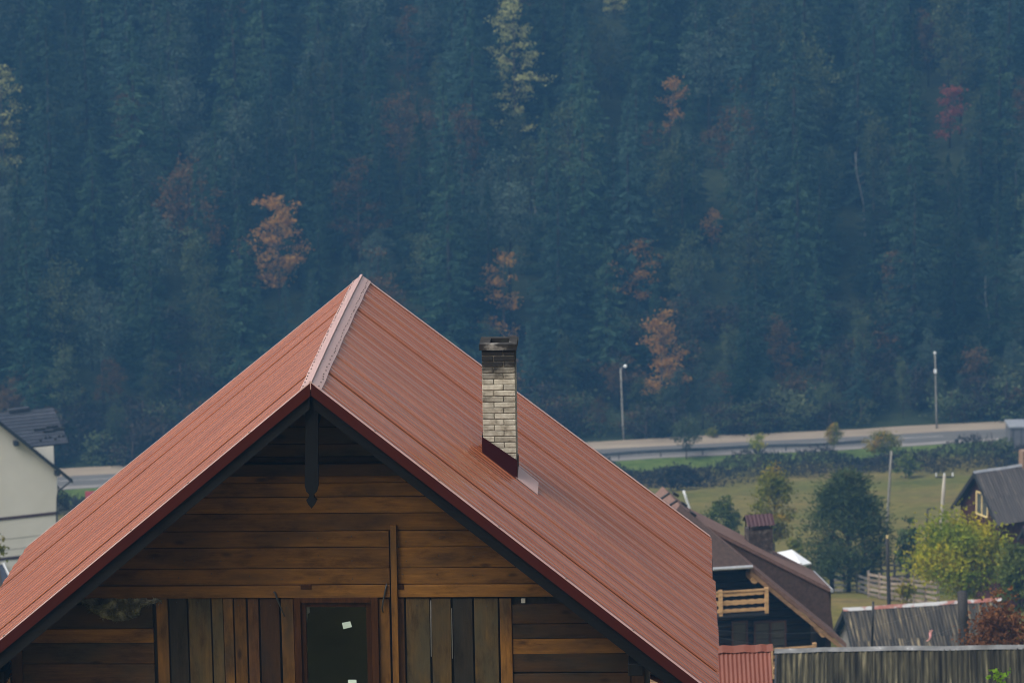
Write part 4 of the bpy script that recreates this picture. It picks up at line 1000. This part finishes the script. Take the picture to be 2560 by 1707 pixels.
LV = {
 'spruce': leaf('spruce_needles', [(.3, (.016, .038, .028)), (.5, (.030, .060, .038)), (.7, (.058, .092, .046))], .2, .15, .55),
 'spruce_b': leaf('blue_spruce_needles', [(.3, (.017, .040, .034)), (.7, (.040, .070, .054))], .2, .15, .5),
 'olive': leaf('olive_leaves', [(.3, (.040, .060, .030)), (.55, (.070, .092, .044)), (.75, (.12, .125, .055))], .4, .3, .5),
 'greygreen': leaf('grey_green_leaves', [(.3, (.042, .072, .056)), (.7, (.085, .118, .088))], .5, .3, .3),
 'rust': leaf('rust_leaves', [(.3, (.070, .046, .022)), (.7, (.13, .080, .034))], .6, .3, .3),
 'orange': leaf('orange_leaves', [(.3, (.30, .145, .038)), (.5, (.38, .20, .05)), (.72, (.46, .28, .07))], .45, .35, .1),
 'crimson': leaf('crimson_leaves', [(.3, (.24, .065, .045)), (.7, (.32, .10, .07))], .6, .35, .1),
 'pale': leaf('pale_green_leaves', [(.3, (.26, .27, .10)), (.7, (.42, .42, .17))], .5, .35, .1),
 'yellowgreen': leaf('yellow_green_leaves', [(.33, (.095, .15, .014)), (.46, (.22, .26, .022)), (.58, (.42, .36, .025)), (.72, (.58, .42, .025))], .55, .35, .1),
 'gold': leaf('golden_leaves', [(.36, (.10, .125, .018)), (.54, (.19, .18, .024)), (.70, (.44, .26, .025))], .5, .35, .1),
 'pine': leaf('pine_needles', [(.3, (.034, .056, .022)), (.55, (.066, .090, .034)), (.75, (.12, .12, .05))], .6, .15, .1),
 'meadow': leaf('bush_leaves', [(.3, (.055, .085, .02)), (.6, (.11, .13, .03)), (.75, (.17, .16, .04))], .6, .3, .2),
 'russet': leaf('russet_leaves', [(.3, (.07, .035, .018)), (.5, (.15, .065, .028)), (.7, (.24, .11, .045))], .9, .3, .1),
 'scrub': leaf('dark_scrub', [(.3, (.014, .015, .014)), (.5, (.030, .028, .024)), (.68, (.060, .047, .034)), (.8, (.06, .07, .028))], .25, .2, .1),
 'fresh': leaf('fresh_leaves', [(.3, (.12, .24, .02)), (.7, (.2, .34, .03))], 2, .4, .1),
}
def make_tree(name, tm, cm, lmat, bark=None):
    e = empty(name, (0, 0, 0)); t = tm.build('trunk', bark or M['bark'], e, smooth=True); c = cm.build('crown', lmat, e); return e
def place(e, p, sc_=1.0, rot=0, sxy=None):
    e.location = p; e.rotation_euler = (0, 0, rot); s2 = sxy or sc_; e.scale = (s2, s2, sc_)

# --- trees told apart on the hillside: (centre x, top y, crown half width px, crown height px, palette, label, sparse)
special = [
 (700, 497, 80, 225, 'orange', 'big orange tree with a ragged crown left of the roof ridge', dict(n_cl=46, per=26)),
 (1592, 598, 52, 150, 'orange', 'sparse orange tree with side sprays above the pale lamp post', dict(n_cl=17, per=24, flat=.5)),
 (1655, 788, 52, 195, 'orange', 'dense orange tree right of the pale lamp post head', dict(n_cl=34, per=26)),
 (1262, 634, 62, 215, 'orange', 'thin orange tree directly behind the brick chimney', dict(n_cl=22, per=20, flat=.5)),
 (1672, 192, 42, 135, 'orange', 'narrow orange tree high on the slope', dict(n_cl=12, per=20, flat=.5, lean=.8)),
 (2375, 220, 40, 115, 'crimson', 'crimson tree high on the slope at the right', dict(n_cl=24, per=26)),
 (1290, 8, 72, 330, 'pale', 'tall pale yellow-green tree at the top of the slope', dict(n_cl=44, per=26)),
 (14, 165, 48, 260, 'pale', 'pale yellow-green tree cut by the left edge', dict(n_cl=26, per=24)),
 (1022, 18, 52, 195, 'rust', 'thin rust-brown tree near the top of the slope', dict(n_cl=18, per=22, flat=.5)),
 (900, 400, 62, 230, 'rust', 'faded rust tree right of the big orange one', dict(n_cl=30, per=24)),
 (1780, 528, 16, 80, 'orange', 'small orange sapling right of the sparse orange tree', dict(n_cl=9, per=18)),
 (2440, 876, 36, 90, 'rust', 'rusty round tree right of the boxed lamp post', dict(n_cl=22, per=22)),
 (2225, 628, 28, 110, 'rust', 'small faded rust tree right of centre on the slope', dict(n_cl=13, per=20)),
 (1535, -30, 32, 60, 'pale', 'pale tree top cut by the upper edge', dict(n_cl=12, per=20)),
]
keep = []                                                   # crown boxes that must stay in view
def special_tree(cx, ty, hwp, hp_, pal, label, kw, seed):
    by = ty + hp_ * 1.3
    b = hit(cx, by); 
    if b is None: return
    sc_ = FPX / b.y; rx = hwp / sc_; rz = hp_ / sc_ / 2 / .97; Hh = (at(cx, ty, b.y).z - b.z)
    k = dict(ls=.19, cl_r=.5, bark_r=.13); k.update(kw); k['per'] = int(k['per'] * 2.6)
    tm, cm = limb_meshes(seed, Hh, rx * .95, rz * .95, **k)
    e = make_tree('birch_tree' if pal == 'pale' else 'broadleaf_tree', tm, cm, LV[pal]); e.location = b; tag(e, label, 'tree')
    keep.append((cx - hwp * .6, cx + hwp * .6, ty, ty + hp_ * .72, b.y))
for i, s in enumerate(special): special_tree(*s, 300 + i)

# --- the wood itself: every tree an object, shapes shared
sp = [spruce_meshes(i, 20, (3.4, 3.8, 3.0, 4.1, 3.3, 3.6)[i]) for i in range(6)]
M['bark_dark'] = pm('dark_spruce_bark', [(.3, (.018, .016, .013)), (.7, (.035, .03, .025))], 5, .95)
spm = [(t.mesh('trunk', M['bark_dark'], True), c.mesh('crown', LV['spruce' if i % 3 else 'spruce_b'])) for i, (t, c) in enumerate(sp)]
br = [broad_meshes(40 + i, 13, 2.5 + .3 * i, 4.6, 46, 64, .18, cl_r=.68, shell=.35) for i in range(4)]
brm = {}
for i, (t, c) in enumerate(br):
    tm = t.mesh('trunk', M['bark_dark'], True)
    for pal in ('olive', 'greygreen', 'rust'):
        cm = c.mesh('crown', LV[pal]); brm[(i, pal)] = (tm, cm)
def inst(name, pair, p, s, sxy, rot, label, group):
    e = empty(name, p); e.scale = (sxy, sxy, s); e.rotation_euler = (0, 0, rot); tag(e, label, 'tree', group)
    for nm, me in zip(('trunk', 'crown'), pair):
        o = bpy.data.objects.new(nm, me); COL.objects.link(o); o.parent = e
    return e
BRN = {'olive': 'olive', 'greygreen': 'grey-green', 'rust': 'brownish'}
def zone(p):
    px, py = project(p)
    col = 'above the cream house' if px < 420 else 'left of the roof ridge' if px < 860 else 'behind the roof ridge and chimney' if px < 1400 else 'above the pale lamp post' if px < 1900 else 'above the boxed lamp post'
    row = 'low on the slope' if py > 760 else 'halfway up the slope' if py > 380 else 'high on the slope'
    return row + ' ' + col
def size(h, a, b): return 'young' if h < a else 'tall' if h > b else 'middling'
spots = []
def blocked(p, topz, halfw):
    """would this tree hide the crown of a tree that the photograph shows clear?"""
    bx, by_ = project(p); tx, ty = project(Vector((p.x, p.y, topz)))
    for (x0, x1, y0, y1, Y) in keep:
        if p.y < Y + 1 and tx + halfw > x0 and tx - halfw < x1 and ty < y1 - (y1 - y0) * .12 and by_ > y0: return True
    return False
feat = [(136, 65, 25, 'tall spruce with its tip standing clear at the left of the slope'), (345, 55, 23, 'slender spruce right of the tall left spruce'), (2497, 2, 24, 'tall spruce at the upper right corner'),
        (1985, 70, 25, 'tall broad spruce right of centre near the top of the slope'), (1225, 455, 17, 'mid-slope spruce above the brick chimney'), (1995, 315, 22, 'tall spruce on the mid slope right of centre'), (2285, 415, 21, 'spruce left of the rusty round tree on the right slope')]
for i, (px, py, Hh, lb) in enumerate(feat):
    b = None; dy = 200
    while dy < 900:                                       # find the ground point from which a tree of this height reaches that tip
        b = hit(px, py + dy)
        if b is not None and at(px, py, b.y).z - b.z > Hh: break
        dy += 8
    if b is None: continue
    s = (at(px, py, b.y).z - b.z) / 20
    inst('spruce_tree', spm[i % 6], b, s, s * 1.05, rnd.uniform(0, 6), lb, None); spots.append((b.x, b.y))
    keep.append((px - 35, px + 35, py, py + 260, b.y))
count = 0
r = random.Random(21)
s_ = 364.0
rowi = 0
while s_ < 482:
    x = -78 + r.uniform(0, 4)
    while x < 78:
        xx = x + r.uniform(-1.3, 1.3); yy = SY(s_ + r.uniform(-1.4, 1.4), xx); p = Vector((xx, yy, T(xx, yy) - .1))
        x += (5.9 if s_ > 378 else 4.4) * r.uniform(.75, 1.3)
        if any((p.x - a) ** 2 + (p.y - b) ** 2 < 5 for a, b in spots): continue
        low = s_ < 374; edge = s_ < 369
        if r.random() < (.60 if not low else .3 if not edge else .1):
            Hh = r.triangular(11, 28, 19) if not low else r.uniform(7, 15)
            for tr in range(4):
                if not blocked(p, p.z + Hh, Hh * .11 * 24): break
                Hh *= .68
            else: continue
            if Hh < 3: continue
            s = Hh / 20; inst('spruce_tree', spm[r.randrange(6)], p, s, s * r.uniform(.85, 1.2) * (1.15 if Hh < 10 else 1), r.uniform(0, 6.3), size(Hh, 11, 18) + ' hazy spruce ' + zone(p), size(Hh, 11, 18) + ' spruces ' + zone(p))
        else:
            Hh = r.uniform(9, 17) if not low else r.uniform(5, 10) if not edge else r.uniform(3.2, 7)
            for tr in range(4):
                if not blocked(p, p.z + Hh, Hh * .16 * 24): break
                Hh *= .68
            else: continue
            if Hh < 2.5: continue
            pal = r.choices(('olive', 'greygreen', 'rust'), (4, 4, .9))[0]; s = Hh / 13
            inst('broadleaf_tree', brm[(r.randrange(4), pal)], p, s, s * r.uniform(.8, 1.15), r.uniform(0, 6.3), size(Hh, 8, 13) + ' ' + BRN[pal] + ' broadleaf tree ' + zone(p), size(Hh, 8, 13) + ' ' + BRN[pal] + ' trees ' + zone(p))
        spots.append((p.x, p.y)); count += 1
    s_ += 6.2 if s_ > 370 else 3.2; rowi += 1
print('wood trees', count)
# bare pale trunks
for px0, py0, px1, py1, lb in ((2163, 570, 2138, 380, 'bare pale curved trunk on the right slope'), (2424, 190, 2422, -20, 'straight pale trunk at the upper right'), (2470, 860, 2464, 690, 'thin pale trunk above the boxed lamp post'), (1334, 560, 1332, 440, 'short pale trunk above the roof on the slope')):
    Yb = min([k[4] for k in keep]) ; p0 = hit(px0, py0 + 25); p1 = at(px1, py1, p0.y + 1); g0 = T(p0.x, p0.y)
    e = empty('bare_trunk', (p0.x, p0.y, g0)); tag(e, lb, 'tree'); o = Vector((p0.x, p0.y, g0))
    MB().tube([(0, 0, -.3), p0 - o, p0.lerp(p1, .4) - o + Vector((.25, 0, 0)), p0.lerp(p1, .75) - o + Vector((-.1, 0, 0)), p1 - o], [.13, .11, .09, .07, .04], 6).build('trunk', M['birch_bark'], e, smooth=True)
    q = MB()
    for k in range(5):
        a = p0.lerp(p1, .5 + .1 * k) - o; q.tube([a, a + Vector((r.uniform(-1.2, 1.2), r.uniform(-.5, .5), r.uniform(.4, 1.2)))], [.03, .01], 4)
    q.build('limb', M['birch_bark'], e)

# --- undergrowth shrubs at the foot of the wood
sh = [broad_meshes(70 + i, 2.6, 1.6, 1.5, 20, 44, .14, cl_r=.5, trunk_h=.1, bark_r=.06) for i in range(3)]
shm = {}
for i, (t, c) in enumerate(sh):
    for pal in ('scrub', 'olive', 'rust', 'meadow'): shm[(i, pal)] = (t.mesh('stem', M['bark'], True), c.mesh('foliage', LV[pal]))
SHL = {'scrub': 'dark tangled shrub at the foot of the wood', 'olive': 'olive shrub at the foot of the wood', 'rust': 'rusty shrub at the foot of the wood'}
for k in range(280):
    xx = -66 + 132 * (k * .618 % 1.0); yy = SY(361.9 + 24 * r.random() ** 1.6, xx); pal = r.choices(('scrub', 'olive', 'rust'), (4, 3, 1))[0]
    p = Vector((xx, yy, T(xx, yy))); s = r.uniform(.6, 1.7); pair = shm[(k % 3, pal)]
    e = empty('shrub', p); e.scale = (s * 1.2, s * 1.2, s); e.rotation_euler = (0, 0, r.uniform(0, 6)); zc = zone(p).replace('low on the slope ', '').replace('halfway up the slope ', ''); tag(e, SHL[pal] + ', ' + zc, 'shrub', pal + ' shrubs along the wood edge ' + zc)
    for nm, me in zip(('stem', 'foliage'), pair):
        o = bpy.data.objects.new(nm, me); COL.objects.link(o); o.parent = e
# --- dark scrub bank between meadow and road: one tangled mass
q = MB()
for k in range(42000):
    xx = r.uniform(-75, 80); ss = r.triangular(335.5, 347.6, 342); hmax = 1.9 + .6 * math.sin(xx * .33) + .4 * math.sin(xx * .9 + 1) - .26 * abs(ss - 342)
    if 344 < ss and r.random() < .3: hmax *= .6
    yy = SY(ss, xx); p = Vector((xx, yy, T(xx, yy) + max(hmax, .2) * r.random() ** .7)); leafquad(q, p, (rvec(r) + Vector((0, 0, .7))).normalized(), r.uniform(.04, .13), r.uniform(.2, .55), r)
tag(q.build('scrub', LV['scrub']), 'dark tangled scrub bank between the meadow and the road', 'scrub', kind='stuff')

# --- single trees by the road and in the meadow
def tree_at(name, label, base_px, top_py, hwp, pal, n_cl, per, ls, Y=None, group=None, **kw):
    b = hit(*base_px) if Y is None else None
    if Y is not None:
        b = at(*base_px, Y); b.z = T(b.x, b.y)
    sc_ = FPX / b.y; Hh = at(base_px[0], top_py, b.y).z - b.z; rx = hwp / sc_; rz = kw.pop('rz', Hh * .44)
    k = dict(cl_r=max(.3, rx * .22), bark_r=max(.05, Hh * .013)); k.update(kw)
    tm, cm = broad_meshes(len(label) * 7 + int(base_px[0]), Hh, rx * .82, rz * .9, n_cl, per, ls, **k)
    e = make_tree(name, tm, cm, LV[pal]); e.location = b; tag(e, label, 'tree' if 'tree' in name else 'bush', group); return e
tree_at('roadside_tree', 'thin olive-brown tree before the road, left of the meadow', (1716, 1148), 1030, 50, 'olive', 46, 44, .13, sparse_low=.6)
tree_at('roadside_tree', 'small yellow-green sapling beside the guardrail', (1895, 1150), 1083, 26, 'yellowgreen', 18, 36, .13)
tree_at('roadside_tree', 'slim yellowish tree rising before the road at centre right', (2085, 1142), 1048, 30, 'gold', 24, 38, .13, sparse_low=.5)
tree_at('roadside_tree', 'round yellow-olive tree before the road behind the leaning pole', (2205, 1150), 1072, 58, 'gold', 50, 44, .14)
tree_at('roadside_bush', 'small orange bush at the far road edge', (1782, 1092), 1072, 15, 'gold', 10, 16, .2)
tree_at('roadside_bush', 'green bush in the scrub right of the leaning pole', (2265, 1195), 1140, 45, 'meadow', 24, 22, .24)
tree_at('roadside_bush', 'dark green bush in the scrub above the chalet peak', (1700, 1225), 1170, 70, 'scrub', 30, 24, .26)
tree_at('roadside_bush', 'leafy bush beside the grey utility block', (2510, 1165), 1090, 40, 'olive', 24, 20, .24)
tree_at('birch_tree', 'green birch with a golden top behind the chalet', (1935, 1420), 1160, 74, 'gold', 95, 50, .13, Y=246, rz=3.3, sparse_low=.2)
tree_at('meadow_bush', 'green bush left of the golden-topped birch', (1808, 1360), 1235, 58, 'meadow', 60, 50, .13, Y=252)
tree_at('meadow_bush', 'low yellowish bush right of the chalet chimney', (1992, 1400), 1330, 26, 'gold', 16, 22, .18, Y=240)
tree_at('broadleaf_tree', 'round yellow-green tree before the dark cottage', (2405, 1506), 1285, 165, 'yellowgreen', 190, 64, .13, Y=196, rz=2.6, sparse_low=.3, cl_r=.72)
tree_at('broadleaf_tree', 'dull green tree at the right edge below the dark cottage', (2550, 1520), 1345, 75, 'meadow', 70, 50, .14, Y=188, rz=2.1)
tree_at('meadow_bush', 'small yellow bush on the slanting rail fence', (2268, 1484), 1446, 22, 'gold', 16, 22, .14, Y=205)
tree_at('russet_bush', 'russet leafy bush behind the mossy barn at the right edge', (2500, 1700), 1490, 110, 'russet', 110, 44, .09, Y=112, rz=1.7, cl_r=.38)
tree_at('sapling', 'bright green leafy sapling in front of the mossy barn', (2492, 1830), 1668, 32, 'fresh', 8, 12, .075, Y=76, cl_r=.14, rz=.6, shell=.3)
e = tree_at('small_spruce', 'small dark conifer right of the big pine', (2272, 1480), 1298, 40, 'pine', 40, 28, .2, Y=222, rz=1.9)
# --- the big dark pine: layered plates of needles
def pine(label, base_px, Y, top_py, hwp):
    b = at(*base_px, Y); b.z = T(b.x, b.y); Hh = at(base_px[0], top_py, Y).z - b.z; R_ = hwp / (FPX / Y); r = random.Random(5); c = MB(); t = MB()
    for k in range(3):
        x = (-.9, .1, .9)[k]; t.tube([(x, r.uniform(-.4, .4), -.5), (x * 1.1, 0, Hh * .4), (x * .6, 0, Hh * (.75 + .18 * (k == 1)))], [.15, .11, .03], 7)
    for k in range(300):
        f = r.random() ** 1.1; z = Hh * (.16 + .82 * f); rad = R_ * (1 - f ** 1.9) ** .8 * (.62 + .38 * min(1, f * 4)) + .25
        a = r.uniform(0, 6.283); u = math.sqrt(r.uniform(.15, 1)); cc = Vector((math.cos(a) * rad * u, math.sin(a) * rad * u, z + r.uniform(-.3, .3)))
        if k % 3 == 0: t.tube([(cc.x * .15, cc.y * .15, z - .5), tuple(cc)], [.05, .012], 4, False)
        Rr = r.uniform(.22, .5)
        for j in range(60):
            p = cc + Vector((r.gauss(0, Rr), r.gauss(0, Rr), r.gauss(0, Rr * .5))); d = (p - cc + Vector((0, 0, .3)) + rvec(r, .3)).normalized(); leafquad(c, p, d, r.uniform(.035, .09), r.uniform(.14, .30), r)
    e = make_tree('pine_tree', t, c, LV['pine']); e.location = b; tag(e, label, 'tree')
pine('big dark pine standing in the meadow right of the chalet', (2118, 1490), 224, 1183, 112)
# --- dead tree by the utility block
b = hit(2490, 1165); e = empty('dead_tree', b); tag(e, 'bare dead tree leaning before the road at the right', 'tree')
P = [at(px, py, b.y) - b for px, py in ((2488, 1140), (2482, 1112), (2478, 1080))]
MB().tube([(0, 0, -.3)] + P, [.13, .11, .08, .03], 6).build('trunk', M['bark'], e)
q1, q2 = at(2463, 1098, b.y) - b, at(2489, 1094, b.y) - b
MB().tube([P[1], P[1].lerp(q1, .5) + Vector((0, 0, -.05)), q1], [.06, .045, .02], 5).build('limb', M['bark'], e); MB().tube([P[1].lerp(P[2], .3), q2], [.05, .015], 5).build('limb', M['bark'], e)
# --- yellow twig at the very left edge, red board by the road
tree_at('roadside_bush', 'yellow leafy twig at the left edge before the cream house', (-8, 1420), 1335, 22, 'gold', 9, 14, .14, Y=150, rz=.5)
p0 = at(217, 1262, 330); p0.z = T(p0.x, p0.y); e = empty('red_board', p0); tag(e, 'red board standing by the road left of the red roof', 'board')
zt1 = at(217, 1228, 330).z - p0.z
MB().box((-.1, 0, zt1 - 1.3), (1.2, .06, zt1)).build('panel', pm('red_board_paint', [(.3, (.36, .05, .06)), (.7, (.45, .07, .08))], 2, .6), e)
for x in (0, 1.0): MB().box((x, .06, -.3), (x + .1, .16, zt1 - .1)).build('leg', M['iron'], e)

# ------------------------------------------------------------------ the air
hz = MB().box((-505, -85, CZ - 90), (505, 570, CZ + 26))
hm = bpy.data.materials.new('valley_haze'); hm.use_nodes = True; nt = hm.node_tree; nt.nodes.clear()
pv = N(nt, 'ShaderNodeVolumePrincipled'); pv.inputs['Color'].default_value = (.086, .245, .495, 1); pv.inputs['Density'].default_value = .0008; pv.inputs['Anisotropy'].default_value = .0
ou = N(nt, 'ShaderNodeOutputMaterial'); nt.links.new(pv.outputs[0], ou.inputs['Volume'])
tag(hz.build('haze', hm), 'blue valley haze filling the air', kind='stuff')
